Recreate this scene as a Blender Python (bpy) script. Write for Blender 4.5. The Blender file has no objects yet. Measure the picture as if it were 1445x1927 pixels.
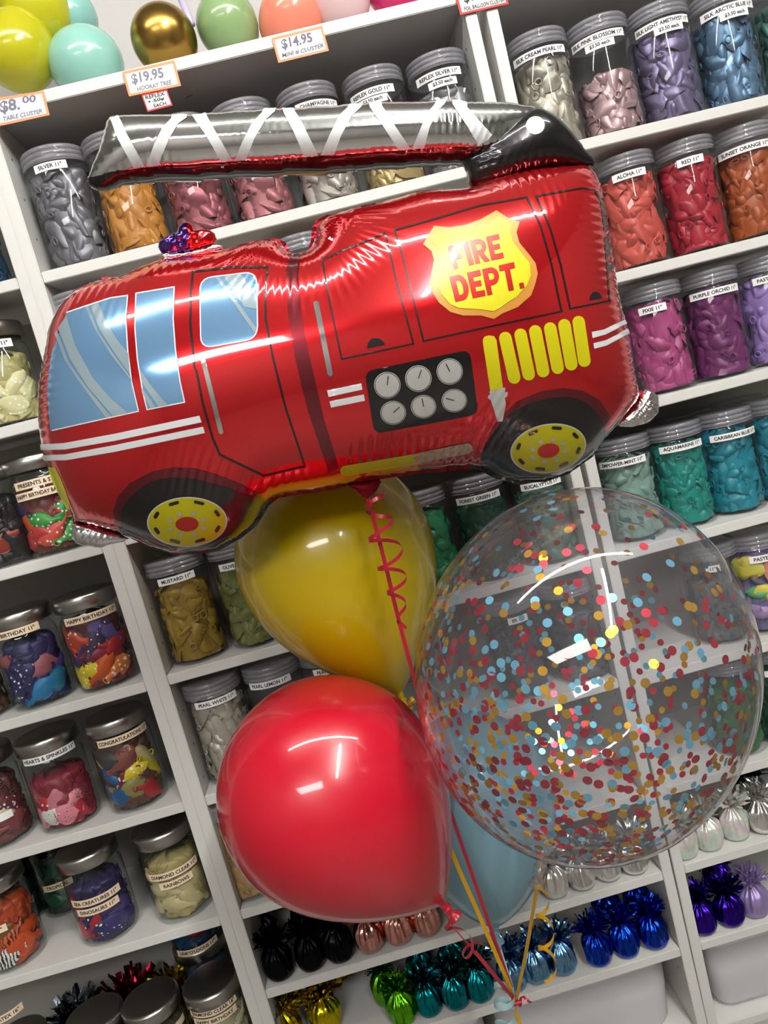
import bpy, bmesh, math, random
import numpy as np
from mathutils import Vector, Matrix

sc = bpy.context.scene
COL = sc.collection
rng = np.random.default_rng(7)
random.seed(7)

# ------------------------------------------------------------------ camera (solved from the shelf corners)
F_PX, CX, CY = 1447.0, 722.5, 963.5
RW = np.array([[0.964006257833755, -0.0794732156935419, -0.25372414714545316],
               [-0.26163113984983594, -0.11363311965893734, -0.958455351478332],
               [0.047340062507725864, 0.9903390945044558, -0.13033570645782072]])   # rows: right, down, forward
CAM = np.array([0.371132065585297, -1.3038544611669804, 1.253159165885961])
cam_d = bpy.data.cameras.new('camera')
cam = bpy.data.objects.new('camera', cam_d)
COL.objects.link(cam)
cam_d.sensor_fit = 'HORIZONTAL'
cam_d.sensor_width = 36.0
cam_d.lens = F_PX / 1445.0 * 36.0
cam_d.clip_start = 0.02
mw = Matrix.Identity(4)
for i in range(3):
    mw[i][0] = RW[0][i]; mw[i][1] = -RW[1][i]; mw[i][2] = -RW[2][i]; mw[i][3] = CAM[i]
cam.matrix_world = mw
sc.camera = cam

# ------------------------------------------------------------------ exposure, world, lights
sc.view_settings.view_transform = 'Standard'
sc.view_settings.look = 'None'
sc.view_settings.exposure = 1.12
sc.view_settings.gamma = 1.0
sc.view_settings.use_curve_mapping = False
try:
    sc.cycles.max_bounces = 10
    sc.cycles.diffuse_bounces = 4
    sc.cycles.glossy_bounces = 5
    sc.cycles.transparent_max_bounces = 28
    sc.cycles.caustics_reflective = False
    sc.cycles.caustics_refractive = False
    sc.cycles.sample_clamp_indirect = 4.0
    sc.cycles.use_denoising = True
except Exception:
    pass
world = bpy.data.worlds.new('world')
sc.world = world
world.use_nodes = True
world.node_tree.nodes['Background'].inputs[0].default_value = (0.9, 0.95, 1.0, 1)
world.node_tree.nodes['Background'].inputs[1].default_value = 0.05
TUBE = 34.0          # strength of the fluorescent diffusers
CEIL_Z = 2.62
FLOOR_Z = -0.14
# tubes: centre x, y, length, direction
LAMPS = [(0.60, -0.86, 2.30, 'x', 0.62), (1.06, -2.05, 1.80, 'y', 3.0), (-0.50, -3.3, 1.5, 'p', 0.30)]

# ------------------------------------------------------------------ projection helpers
def ray(u, v):
    d = np.stack([(np.asarray(u, float) - CX) / F_PX, (np.asarray(v, float) - CY) / F_PX, np.ones_like(np.asarray(u, float))], -1) @ RW
    return d
def at(u, v, Y):
    d = ray(u, v)
    t = (np.asarray(Y, float) - CAM[1]) / d[..., 1]
    return CAM + d * t[..., None]
def on_z(u, v, z):
    d = ray(u, v)
    return CAM + d * ((z - CAM[2]) / d[2])
def proj(P):
    q = (np.asarray(P, float) - CAM) @ RW.T
    return np.stack([CX + F_PX * q[..., 0] / q[..., 2], CY + F_PX * q[..., 1] / q[..., 2]], -1)
def depth(P):
    return float(((np.asarray(P) - CAM) @ RW.T)[2])
def img_dir(a, b, c=0.0):
    d = a * RW[0] + b * RW[1] + c * RW[2]
    return d / np.linalg.norm(d)

# ------------------------------------------------------------------ materials
def lin(c):
    out = []
    for x in c:
        x = x / 255.0
        out.append(x / 12.92 if x <= 0.04045 else ((x + 0.055) / 1.055) ** 2.4)
    return tuple(out) + (1.0,)
MATS = {}
def pbr(name, rgb, rough=0.5, metal=0.0, spec=0.5, coat=0.0, coat_r=0.06, noise=0.0, nscale=20.0, bump=0.0, bscale=30.0, emit=None, emit_s=0.0, sheen=0.0, aniso=0.0):
    if name in MATS: return MATS[name]
    m = bpy.data.materials.new(name)
    m.use_nodes = True
    nt = m.node_tree
    b = nt.nodes['Principled BSDF']
    col = lin(rgb)
    b.inputs['Base Color'].default_value = col
    b.inputs['Roughness'].default_value = rough
    b.inputs['Metallic'].default_value = metal
    b.inputs['Specular IOR Level'].default_value = spec
    b.inputs['Coat Weight'].default_value = coat
    b.inputs['Coat Roughness'].default_value = coat_r
    if aniso: b.inputs['Anisotropic'].default_value = aniso
    if noise or bump:
        tc = nt.nodes.new('ShaderNodeTexCoord')
    if noise:
        n = nt.nodes.new('ShaderNodeTexNoise'); n.inputs['Scale'].default_value = nscale; n.inputs['Detail'].default_value = 4
        nt.links.new(tc.outputs['Object'], n.inputs['Vector'])
        mr = nt.nodes.new('ShaderNodeMapRange')
        mr.inputs[1].default_value = 0.25; mr.inputs[2].default_value = 0.75
        mr.inputs[3].default_value = 1 - noise; mr.inputs[4].default_value = 1 + noise
        nt.links.new(n.outputs['Fac'], mr.inputs[0])
        mx = nt.nodes.new('ShaderNodeMix'); mx.data_type = 'RGBA'; mx.blend_type = 'MULTIPLY'; mx.inputs[0].default_value = 1.0
        mx.inputs[6].default_value = col
        nt.links.new(mr.outputs[0], mx.inputs[7])
        nt.links.new(mx.outputs[2], b.inputs['Base Color'])
    if bump:
        n2 = nt.nodes.new('ShaderNodeTexNoise'); n2.inputs['Scale'].default_value = bscale; n2.inputs['Detail'].default_value = 3
        nt.links.new(tc.outputs['Object'], n2.inputs['Vector'])
        bp = nt.nodes.new('ShaderNodeBump'); bp.inputs['Strength'].default_value = bump; bp.inputs['Distance'].default_value = 0.002
        nt.links.new(n2.outputs['Fac'], bp.inputs['Height'])
        nt.links.new(bp.outputs[0], b.inputs['Normal'])
    if emit:
        b.inputs['Emission Color'].default_value = lin(emit)
        b.inputs['Emission Strength'].default_value = emit_s
    MATS[name] = m
    return m
def thin_clear(name, tint=(255, 255, 255), haze=0.0, haze_rgb=(200, 200, 205), gloss=1.0, rough=0.03, ior=1.45):
    """a thin clear film: passes light straight through, reflects by Fresnel, with an even milky haze"""
    if name in MATS: return MATS[name]
    m = bpy.data.materials.new(name); m.use_nodes = True
    nt = m.node_tree; nt.nodes.clear()
    out = nt.nodes.new('ShaderNodeOutputMaterial')
    tr = nt.nodes.new('ShaderNodeBsdfTransparent'); tr.inputs[0].default_value = lin(tint)
    df = nt.nodes.new('ShaderNodeBsdfDiffuse'); df.inputs[0].default_value = lin(haze_rgb)
    gl = nt.nodes.new('ShaderNodeBsdfGlossy'); gl.inputs['Roughness'].default_value = rough
    m1 = nt.nodes.new('ShaderNodeMixShader'); m1.inputs[0].default_value = haze
    nt.links.new(tr.outputs[0], m1.inputs[1]); nt.links.new(df.outputs[0], m1.inputs[2])
    fr = nt.nodes.new('ShaderNodeFresnel'); fr.inputs['IOR'].default_value = ior
    mu = nt.nodes.new('ShaderNodeMath'); mu.operation = 'MULTIPLY'; mu.inputs[1].default_value = gloss; mu.use_clamp = True
    ge = nt.nodes.new('ShaderNodeNewGeometry')          # same reflectance seen from either side of the film
    ip = nt.nodes.new('ShaderNodeMapRange'); ip.inputs[1].default_value = 0; ip.inputs[2].default_value = 1
    ip.inputs[3].default_value = ior; ip.inputs[4].default_value = 1.0 / ior
    nt.links.new(ge.outputs['Backfacing'], ip.inputs[0]); nt.links.new(ip.outputs[0], fr.inputs['IOR'])
    nt.links.new(fr.outputs[0], mu.inputs[0])
    m2 = nt.nodes.new('ShaderNodeMixShader')
    nt.links.new(mu.outputs[0], m2.inputs[0]); nt.links.new(m1.outputs[0], m2.inputs[1]); nt.links.new(gl.outputs[0], m2.inputs[2])
    nt.links.new(m2.outputs[0], out.inputs[0])
    MATS[name] = m
    return m
def latex(rgb, pearl=False):
    k = 'latex_%d_%d_%d%s' % (*rgb, '_pearl' if pearl else '')
    rgb = tuple(int(c * .93) for c in rgb)
    if pearl: return pbr(k, rgb, 0.42, 0.45, 0.5, noise=0.12, nscale=40)
    return pbr(k, rgb, 0.42, 0.0, 0.45, noise=0.10, nscale=40)
def printed(rgb, dot=(245, 245, 245), scale=130, size=0.28):
    k = 'printed_%d_%d_%d_%d_%d' % (*rgb, dot[0], scale)
    if k in MATS: return MATS[k]
    m = pbr(k, rgb, 0.4)
    nt = m.node_tree; b = nt.nodes['Principled BSDF']
    tc = nt.nodes.new('ShaderNodeTexCoord'); v = nt.nodes.new('ShaderNodeTexVoronoi'); v.inputs['Scale'].default_value = scale
    nt.links.new(tc.outputs['Object'], v.inputs['Vector'])
    lt = nt.nodes.new('ShaderNodeMath'); lt.operation = 'LESS_THAN'; lt.inputs[1].default_value = size
    nt.links.new(v.outputs['Distance'], lt.inputs[0])
    mx = nt.nodes.new('ShaderNodeMix'); mx.data_type = 'RGBA'
    mx.inputs[6].default_value = lin(rgb); mx.inputs[7].default_value = lin(dot)
    nt.links.new(lt.outputs[0], mx.inputs[0]); nt.links.new(mx.outputs[2], b.inputs['Base Color'])
    return m
def striped(rgb, rgb2, scale=160):
    k = 'striped_%d_%d_%d' % rgb
    if k in MATS: return MATS[k]
    m = pbr(k, rgb, 0.4)
    nt = m.node_tree; b = nt.nodes['Principled BSDF']
    tc = nt.nodes.new('ShaderNodeTexCoord'); w = nt.nodes.new('ShaderNodeTexWave'); w.inputs['Scale'].default_value = scale / 3; w.inputs['Distortion'].default_value = 6; w.inputs['Detail Scale'].default_value = 1.5
    nt.links.new(tc.outputs['Object'], w.inputs['Vector'])
    lt = nt.nodes.new('ShaderNodeMath'); lt.operation = 'LESS_THAN'; lt.inputs[1].default_value = 0.35
    nt.links.new(w.outputs['Fac'], lt.inputs[0])
    mx = nt.nodes.new('ShaderNodeMix'); mx.data_type = 'RGBA'
    mx.inputs[6].default_value = lin(rgb); mx.inputs[7].default_value = lin(rgb2)
    nt.links.new(lt.outputs[0], mx.inputs[0]); nt.links.new(mx.outputs[2], b.inputs['Base Color'])
    return m
WHITE = pbr('white_melamine', (211, 210, 206), 0.42, noise=0.02, nscale=60)
BACKP = pbr('back_panel_fibreboard', (150, 148, 143), 0.6, noise=0.03, nscale=10)
HOLE = pbr('pin_hole', (60, 58, 55), 0.8)
WALLM = pbr('wall_paint', (194, 192, 190), 0.85, noise=0.02, nscale=6, bump=0.15, bscale=90)
SHOPW = pbr('shop_wall_grey', (122, 119, 115), 0.8, noise=0.05, nscale=4)
PETM = thin_clear('clear_plastic', (246, 247, 248), 0.015, (210, 210, 215), 0.85, 0.03)
GLASSM = thin_clear('jar_glass', (240, 244, 243), 0.01, (210, 215, 215), 1.1, 0.01, 1.5)
LIDM = thin_clear('frosted_lid_plastic', (236, 237, 241), 0.24, (226, 226, 236), 1.7, 0.06)
STEEL = pbr('brushed_steel', (176, 174, 170), 0.28, 1.0, bump=0.05, bscale=300)
PAPER = pbr('label_paper', (240, 240, 240), 0.6)
CREAMP = pbr('cream_label_tape', (236, 214, 184), 0.6)
INK = pbr('label_ink', (28, 26, 28), 0.6)

# ------------------------------------------------------------------ object helpers
def link(o, parent=None):
    COL.objects.link(o)
    if parent is not None:
        o.parent = parent
    return o
def tag(o, label, cat, group=None, kind=None):
    if label: o['label'] = label
    if cat: o['category'] = cat
    if group: o['group'] = group
    if kind: o['kind'] = kind
    return o
def empty(name, loc, label, cat, group=None, rot=(0, 0, 0)):
    o = bpy.data.objects.new(name, None)
    o.empty_display_size = 0.02
    o.location = loc; o.rotation_euler = rot
    link(o)
    return tag(o, label, cat, group)
def mesh_obj(name, V, Fc, mats, parent=None, smooth=True, midx=None, loc=None):
    me = bpy.data.meshes.new(name)
    me.from_pydata([tuple(map(float, v)) for v in V], [], [tuple(map(int, f)) for f in Fc])
    if not isinstance(mats, (list, tuple)): mats = [mats]
    for m in mats: me.materials.append(m)
    if midx is not None:
        me.polygons.foreach_set('material_index', np.asarray(midx, dtype=np.int32))
    me.polygons.foreach_set('use_smooth', [smooth] * len(me.polygons))
    me.update()
    o = bpy.data.objects.new(name, me)
    if loc is not None: o.location = loc
    return link(o, parent)
def shared(name, me, parent=None, mat=None, loc=(0, 0, 0), rot=(0, 0, 0), scale=(1, 1, 1)):
    o = bpy.data.objects.new(name, me)
    o.location = loc; o.rotation_euler = rot; o.scale = scale
    link(o, parent)
    if mat is not None:
        o.material_slots[0].link = 'OBJECT'
        o.material_slots[0].material = mat
    return o
def keep_mesh(name, V, Fc, mat, smooth=True):
    me = bpy.data.meshes.new(name)
    me.from_pydata([tuple(map(float, v)) for v in V], [], [tuple(map(int, f)) for f in Fc])
    me.materials.append(mat)
    me.polygons.foreach_set('use_smooth', [smooth] * len(me.polygons))
    me.update()
    return me
def box(name, x0, x1, y0, y1, z0, z1, mat, parent=None, bev=0.0012, extra=None):
    bm = bmesh.new()
    bmesh.ops.create_cube(bm, size=1.0)
    for v in bm.verts:
        v.co = Vector(((x0 + x1) / 2 + v.co.x * (x1 - x0), (y0 + y1) / 2 + v.co.y * (y1 - y0), (z0 + z1) / 2 + v.co.z * (z1 - z0)))
    if bev: bmesh.ops.bevel(bm, geom=bm.edges[:], offset=bev, segments=2, affect='EDGES')
    me = bpy.data.meshes.new(name)
    me.materials.append(mat)
    if extra:
        me.materials.append(HOLE)
        for (hx, hy, hz, sx) in extra:          # small round pin holes, sunk discs on the inner face
            vs = [bm.verts.new((hx, hy + 0.0025 * math.cos(a), hz + 0.0025 * math.sin(a))) for a in np.linspace(0, 2 * math.pi, 8, endpoint=False)]
            fc = bm.faces.new(vs); fc.material_index = 1
    bm.to_mesh(me); bm.free()
    o = bpy.data.objects.new(name, me)
    return link(o, parent)
def lathe(prof, n=40, axis_cap=True):
    """profile [(r,z)...] -> verts, faces round z"""
    V, Fc = [], []
    m = len(prof)
    for (r, z) in prof:
        for k in range(n):
            a = 2 * math.pi * k / n
            V.append((r * math.cos(a), r * math.sin(a), z))
    for i in range(m - 1):
        for k in range(n):
            a, b = i * n + k, i * n + (k + 1) % n
            Fc.append((a, b, b + n, a + n))
    if axis_cap:
        if prof[0][0] > 1e-6: Fc.append(tuple(range(n - 1, -1, -1)))
        if prof[-1][0] > 1e-6: Fc.append(tuple((m - 1) * n + k for k in range(n)))
    return V, Fc
def frame_from(z):
    z = np.asarray(z, float); z = z / np.linalg.norm(z)
    a = np.array([0, 1, 0]) if abs(z[1]) < 0.9 else np.array([1, 0, 0])
    x = np.cross(a, z); x /= np.linalg.norm(x)
    y = np.cross(z, x)
    return x, y, z
def smoothstep(x, a, b):
    t = np.clip((x - a) / (b - a), 0, 1)
    return t * t * (3 - 2 * t)
def fbm(P, seed=0, n=6, f0=1.0, dec=0.6):
    r = np.random.default_rng(seed)
    P = np.asarray(P, float)
    out = np.zeros(P.shape[:-1]); amp = 1.0
    for k in range(n):
        d = r.normal(size=P.shape[-1]); d /= np.linalg.norm(d)
        out += amp * np.sin(P @ d * f0 * (1.55 ** k) + r.uniform(0, 6.28))
        amp *= dec
    return out

# ------------------------------------------------------------------ text as mesh (cached 2-D outlines)
_txt = {}
def text2d(s, bold=0.0):
    key = (s, bold)
    if key in _txt: return _txt[key]
    cu = bpy.data.curves.new('t', 'FONT')
    cu.body = s; cu.offset = bold; cu.resolution_u = 3
    o = bpy.data.objects.new('t', cu); COL.objects.link(o)
    bpy.context.view_layer.update()
    ev = o.evaluated_get(bpy.context.evaluated_depsgraph_get())
    me = bpy.data.meshes.new_from_object(ev)
    V = np.array([v.co[:2] for v in me.vertices]); Fc = [tuple(p.vertices) for p in me.polygons]
    bpy.data.objects.remove(o); bpy.data.curves.remove(cu); bpy.data.meshes.remove(me)
    if len(V):
        V = V - V.min(0)
    _txt[key] = (V, Fc)
    return _txt[key]

# ================================================================== THE ROOM
def plane(name, pts, mat):
    o = mesh_obj(name, pts, [tuple(range(len(pts)))], mat, smooth=False)
    o['kind'] = 'structure'
    return o
RX0, RX1, RY0, RY1 = -1.75, 3.4, -4.2, 0.305
FLOORM = pbr('grey_vinyl_floor', (112, 107, 101), 0.45, noise=0.10, nscale=5)
CEILM = pbr('ceiling_paint', (170, 170, 166), 0.9)
plane('floor', [(RX0, RY0, FLOOR_Z), (RX1, RY0, FLOOR_Z), (RX1, RY1, FLOOR_Z), (RX0, RY1, FLOOR_Z)], FLOORM)
plane('ceiling', [(RX0, RY0, CEIL_Z), (RX0, RY1, CEIL_Z), (RX1, RY1, CEIL_Z), (RX1, RY0, CEIL_Z)], CEILM)
plane('wall_back', [(RX0, RY1, FLOOR_Z), (RX1, RY1, FLOOR_Z), (RX1, RY1, CEIL_Z), (RX0, RY1, CEIL_Z)], WALLM)
plane('wall_front', [(RX0, RY0, FLOOR_Z), (RX0, RY0, CEIL_Z), (RX1, RY0, CEIL_Z), (RX1, RY0, FLOOR_Z)], SHOPW)
plane('wall_left', [(RX0, RY0, FLOOR_Z), (RX0, RY1, FLOOR_Z), (RX0, RY1, CEIL_Z), (RX0, RY0, CEIL_Z)], SHOPW)
plane('wall_right', [(RX1, RY0, FLOOR_Z), (RX1, RY0, CEIL_Z), (RX1, RY1, CEIL_Z), (RX1, RY1, FLOOR_Z)], SHOPW)
HOUSE = pbr('lamp_housing', (235, 235, 235), 0.4)
for (lx, ly, ll, dr, st), lab in zip(LAMPS, ['long fluorescent ceiling light running along the shelves', 'fluorescent ceiling light running away from the shelves', 'fluorescent ceiling light far behind the camera']):
    r = empty('ceiling_light', (lx, ly, CEIL_Z), lab, 'ceiling light')
    if dr == 'y': r.rotation_euler = (0, 0, math.pi / 2)
    if dr == 'p':
        box('housing', -ll / 2 - .02, ll / 2 + .02, -.37, .37, -.03, 0, HOUSE, r, .004)
        box('diffuser', -ll / 2, ll / 2, -.35, .35, -.036, -.0302, pbr('lamp_diffuser_%d' % (st * 100), (255, 255, 255), 0.5, emit=(255, 252, 248), emit_s=TUBE * st), r, 0)
        continue
    box('housing', -ll / 2 - .02, ll / 2 + .02, -.035, .035, -.03, 0, HOUSE, r, .004)
    V, Fc = lathe([(.0, -ll / 2), (.024, -ll / 2), (.024, ll / 2), (0, ll / 2)], 16, False)
    V = [(z, y, x - .055) for (x, y, z) in V]
    mesh_obj('tube', V, Fc, pbr('lamp_diffuser_%d' % (st * 100), (255, 255, 255), 0.5, emit=(255, 252, 247), emit_s=TUBE * st), r)

# ================================================================== BOOKCASES
PT = 0.0193
W = 0.764
S = {'S1': 1.8627, 'S2': 1.5998, 'S3': 1.3745, 'S4': 1.159, 'S5': 0.9072, 'S6': 0.6785, 'S7': 0.4538, 'S8': 0.2905, 'S9': 0.1293, 'S10': -0.055}
L = {'L2': 1.6010, 'L3': 1.3805, 'L4': 1.156, 'L5': 0.9068, 'L6': 0.6797, 'L7': 0.4544, 'L8': 0.1293, 'L9': -0.055}
RT = 0.008
RROOT = np.array([0.7835, 0.0, FLOOR_Z])
RL = {'R1': 1.7366, 'R2': 1.5137, 'R3': 1.2917, 'R4': 1.0432, 'R5': 0.8087, 'R6': 0.5904, 'R7': 0.4306, 'R8': 0.2679, 'R9': 0.0873}
def r_z(k, x):
    return RROOT[2] + RL[k] - (x - RROOT[0]) * math.sin(RT)
DEP = 0.28
def bookcase(label, x_out, width, zb, ztop, shelves, root, rot=0.0):
    """x_out: left outer face in root space; shelves: top faces in root space"""
    r = empty('bookcase', root, label, 'bookcase', 'white bookcases along the wall', (0, rot, 0))
    xi0, xi1 = x_out + PT, x_out + width - PT
    hz = [z for z in np.arange(zb + .2, ztop - .06, .064)]
    for (a, b, xin) in ((x_out, xi0, xi0 + .0004), (xi1, x_out + width, xi1 - .0004)):
        box('side_panel', a, b, 0, DEP, zb, ztop - PT, WHITE, r, extra=[(xin, hy, z, 1) for z in hz for hy in (.036, .235)])
    box('top_panel', x_out, x_out + width, 0, DEP, ztop - PT, ztop, WHITE, r)
    for z in shelves[:-1]:
        box('shelf', xi0 + .0006, xi1 - .0006, .001, DEP - .008, z - .0182, z, WHITE, r)
    zl = shelves[-1]
    box('bottom_panel', xi0, xi1, 0.0, DEP - .008, zl - .0182, zl, WHITE, r)
    box('plinth', xi0, xi1, .012, .028, zb, zl - .0182, WHITE, r)
    box('back_panel', xi0 - .008, xi1 + .008, DEP - .0075, DEP, zb + .03, ztop - PT, BACKP, r, 0)
    return r
bookcase('tall white bookcase in the middle, behind the fire truck balloon', -PT, W + 2 * PT, FLOOR_Z, S['S1'], [S[k] for k in ('S2', 'S3', 'S4', 'S5', 'S6', 'S7', 'S8', 'S9', 'S10')], (0, 0, 0))
bookcase('tall white bookcase at the left, holding steel-lidded jars', -PT * 2 - PT - W, W + 2 * PT, FLOOR_Z, S['S1'], [L[k] for k in ('L2', 'L3', 'L4', 'L5', 'L6', 'L7', 'L8', 'L9')], (0, 0, 0))
bookcase('tall white bookcase at the right, leaning slightly away', 0.0, W + 2 * PT, 0.0, 2.002, [RL[k] for k in ('R1', 'R2', 'R3', 'R4', 'R5', 'R6', 'R7', 'R8', 'R9')], tuple(RROOT), RT)

# ================================================================== JARS
JR, JH = 0.0515, 0.190
def plastic_profiles():
    body = [(0.0, 0.004), (JR - .012, 0.002), (JR - .006, 0.0005), (JR - .002, .003), (JR, .009), (JR, JH - .034), (JR - .002, JH - .029), (JR - .005, JH - .026), (JR - .005, JH - .004)]
    lid = [(0.0, JH + .0005), (JR - .004, JH + .0005), (JR - .0005, JH - .0005), (JR + .001, JH - .003)]
    z = JH - .003
    for k in range(3):
        lid += [(JR + .001, z - .0045), (JR - .0006, z - .0055), (JR - .0006, z - .0065), (JR + .001, z - .0075)]
        z -= .0075
    return body, lid
def steel_profiles(H=.171, R=.053):
    body = [(0.0, .006), (R - .016, .005), (R - .007, .001), (R - .002, .004), (R, .013), (R, H - .046), (R - .004, H - .038), (R - .007, H - .032), (R - .007, H - .006)]
    lid = [(0.0, H), (R - .006, H), (R - .001, H - .0015), (R + .001, H - .005), (R + .001, H - .0245), (R - .001, H - .026), (R - .006, H - .026)]
    return body, lid
_b, _l = plastic_profiles()
PB = keep_mesh('jar_body', *lathe(_b, 48, False), PETM)
PL = keep_mesh('jar_lid', *lathe(_l, 48, False), LIDM)
_b, _l = steel_profiles()
GB = keep_mesh('glass_body', *lathe(_b, 48, False), GLASSM)
GL = keep_mesh('steel_lid', *lathe(_l, 48, False), STEEL)

def cyl_map(u, v, w, R):
    """local (arc u, height v, inward depth w) -> xyz; u=0 faces -y"""
    th = u / R
    r = R - w
    return np.stack([r * np.sin(th), -r * np.cos(th), v], -1)
def flap(r, a, b, n=9):
    """one crumpled uninflated balloon: grid of (du,dv,dw)"""
    t = np.linspace(-1, 1, n)
    U, Vv = np.meshgrid(t, t, indexing='ij')
    # square -> disc, then pointed at one end like a flat balloon
    sq = r.uniform(.15, .7)
    X = U * np.sqrt(1 - Vv ** 2 / 2 * sq); Y = Vv * np.sqrt(1 - U ** 2 / 2 * sq)
    taper = 1 - r.uniform(.1, .9) * smoothstep(X, -.4, 1.0)
    Y = Y + r.uniform(-.35, .35) * X * X
    Y = Y * taper
    Wd = np.zeros_like(X)
    for _ in range(r.integers(2, 5)):                     # fold creases
        ang = r.uniform(0, 6.28); c = r.uniform(-.5, .5)
        Wd += r.uniform(.0015, .0055) * np.abs(np.cos(ang) * X + np.sin(ang) * Y - c)
    Wd += r.uniform(-.0012, .0030) * (X ** 2 + Y ** 2) ** 2                   # edges roll inwards
    Wd += .0008 * fbm(np.stack([X, Y], -1) * 2.2, int(r.integers(1e6)), 4)
    rot = r.uniform(0, 6.28)
    du = a * X * math.cos(rot) - b * Y * math.sin(rot)
    dv = a * X * math.sin(rot) + b * Y * math.cos(rot)
    return du, dv, Wd, rot
def grid_faces(n, m, off):
    return [(off + i * m + j, off + i * m + j + 1, off + (i + 1) * m + j + 1, off + (i + 1) * m + j) for i in range(n - 1) for j in range(m - 1)]
def torus_flat(r, uc, vc, wc, R, mj=.0062, mn=.0013, n=14, m=5):
    A = np.linspace(0, 2 * math.pi, n, endpoint=False); B = np.linspace(0, 2 * math.pi, m, endpoint=False)
    A, B = np.meshgrid(A, B, indexing='ij')
    sq = r.uniform(.55, 1.0); rot = r.uniform(0, 6.28)
    x = (mj + mn * np.cos(B)) * np.cos(A); y = (mj * sq + mn * np.cos(B)) * np.sin(A)
    u = uc + x * math.cos(rot) - y * math.sin(rot); v = vc + x * math.sin(rot) + y * math.cos(rot)
    w = np.maximum(wc - mn * np.sin(B) + .004 * np.cos(A + rot) * r.uniform(-.6, .6), .0008)
    P = cyl_map(u, v, w, R).reshape(-1, 3)
    Fc = [(i * m + j, i * m + (j + 1) % m, ((i + 1) % n) * m + (j + 1) % m, ((i + 1) % n) * m + j) for i in range(n) for j in range(m)]
    return P, Fc
def heap_mesh(seed, R, z0, z1, n_flap, n_ring, big=1.0, core=True):
    r = np.random.default_rng(seed)
    V = np.zeros((0, 3)); Fc = []
    for k in range(n_flap):
        a = r.uniform(.014, .030) * big; b = r.uniform(.011, .019) * big
        du, dv, dw, rot = flap(r, a, b)
        uc = r.uniform(-math.pi, math.pi) * R; vc = r.uniform(z0 + .004, z1)
        w = np.maximum(dw - dw.min() * .8 + r.uniform(.0008, .0078), .0010)
        v = vc + dv
        v = np.where(v < z0 + .002, z0 + .002 + (z0 + .002 - v) * .15, v)
        over = v - z1
        w = w + np.clip(over, 0, 1) * .9
        v = np.where(over > 0, z1 + over * .5, v)
        P = cyl_map(uc + du, v, np.minimum(w, R * .8), R).reshape(-1, 3)
        Fc += grid_faces(9, 9, len(V)); V = np.vstack([V, P])
    for k in range(n_ring):
        P, f = torus_flat(r, r.uniform(-math.pi, math.pi) * R, r.uniform(z0 + .012, z1 - .004), r.uniform(.0022, .004), R, r.uniform(.0052, .0068))
        Fc += [tuple(i + len(V) for i in q) for q in f]; V = np.vstack([V, P])
    if core:
        n, m = 28, 16
        th = np.linspace(0, 2 * math.pi, n, endpoint=False); zz = np.linspace(z0 + .003, z1 - .004, m)
        T, Z = np.meshgrid(th, zz, indexing='ij')
        rr = R - .010 + .0022 * fbm(np.stack([np.cos(T) * 3, np.sin(T) * 3, Z * 90], -1), seed + 5, 4)
        P = np.stack([rr * np.sin(T), -rr * np.cos(T), Z], -1).reshape(-1, 3)
        o = len(V)
        Fc += [(o + i * m + j, o + ((i + 1) % n) * m + j, o + ((i + 1) % n) * m + j + 1, o + i * m + j + 1) for i in range(n) for j in range(m - 1)]
        V = np.vstack([V, P])
        o2 = len(V)                                              # top cap
        V = np.vstack([V, [[0, 0, z1 + .003]]])
        Fc += [(o + i * m + m - 1, o + ((i + 1) % n) * m + m - 1, o2) for i in range(n)]
    return V, Fc
_H = {}
def heap(variant, fill, R, key):
    k = (variant, round(fill, 3), key)
    if k not in _H:
        z1 = .008 + fill
        _H[k] = keep_mesh('heap', *heap_mesh(100 + variant, R, .004, z1, int(70 + 560 * fill), int(10 + 60 * fill)), PAPER)
    return _H[k]
def stuff_heap(label, loc, rot, mesh, mat, group=None, scale=(1, 1, 1)):
    o = shared('heap_of_balloons', mesh, None, mat, loc, rot, scale)
    return tag(o, label, 'balloon heap', group, 'stuff')

def add_label(root, R, lines, paper, theta, zc, hgt=.0125, name='label', scale=1.0):
    """lines: list of strings, stacked downwards; theta 0 faces -y, positive to the right"""
    for i, (s, th, z, h) in enumerate(lines):
        V2, Fc2 = text2d(s, .028)
        if not len(V2): V2, Fc2 = np.array([[0.0, 0.0], [2.2, .73]]), []
        capw = V2[:, 0].max(); caph = V2[:, 1].max()
        th_txt = h * .50
        sc_ = th_txt / .73
        wd = capw * sc_ * .98
        lw = min(wd + .0155, .098)
        if wd > lw - .006: sx = (lw - .006) / capw
        else: sx = sc_ * .98
        wd = capw * sx
        n = 14
        uu = np.linspace(-lw / 2, lw / 2, n)
        V = []
        for u in uu:
            for vv in (-h / 2, h / 2):
                V.append(cyl_map(np.array(u + th * R), np.array(z + vv), np.array(-.0007), R))
        Fc = [(2 * k, 2 * k + 2, 2 * k + 3, 2 * k + 1) for k in range(n - 1)]
        lab = mesh_obj(name, V, Fc, paper, root)
        tv = cyl_map(V2[:, 0] * sx - wd / 2 + th * R, z + V2[:, 1] * sc_ - th_txt / 2, np.full(len(V2), -.0010), R)
        if Fc2: mesh_obj('lettering', tv, Fc2, INK, lab, False)
def hit_jar(root_loc, R, u, v, tilt=0.0):
    """where the line of sight of a pixel meets the jar wall -> (theta, height)"""
    d = ray(u, v); o = CAM - np.asarray(root_loc)
    a = d[0] ** 2 + d[1] ** 2; b = o[0] * d[0] + o[1] * d[1]; c = o[0] ** 2 + o[1] ** 2 - R * R
    q = max(b * b - a * c, 0)
    t = (-b - math.sqrt(q)) / a
    P = o + t * d
    return math.atan2(P[0], -P[1]), P[2] + tilt * P[0]
JARS = []
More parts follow.
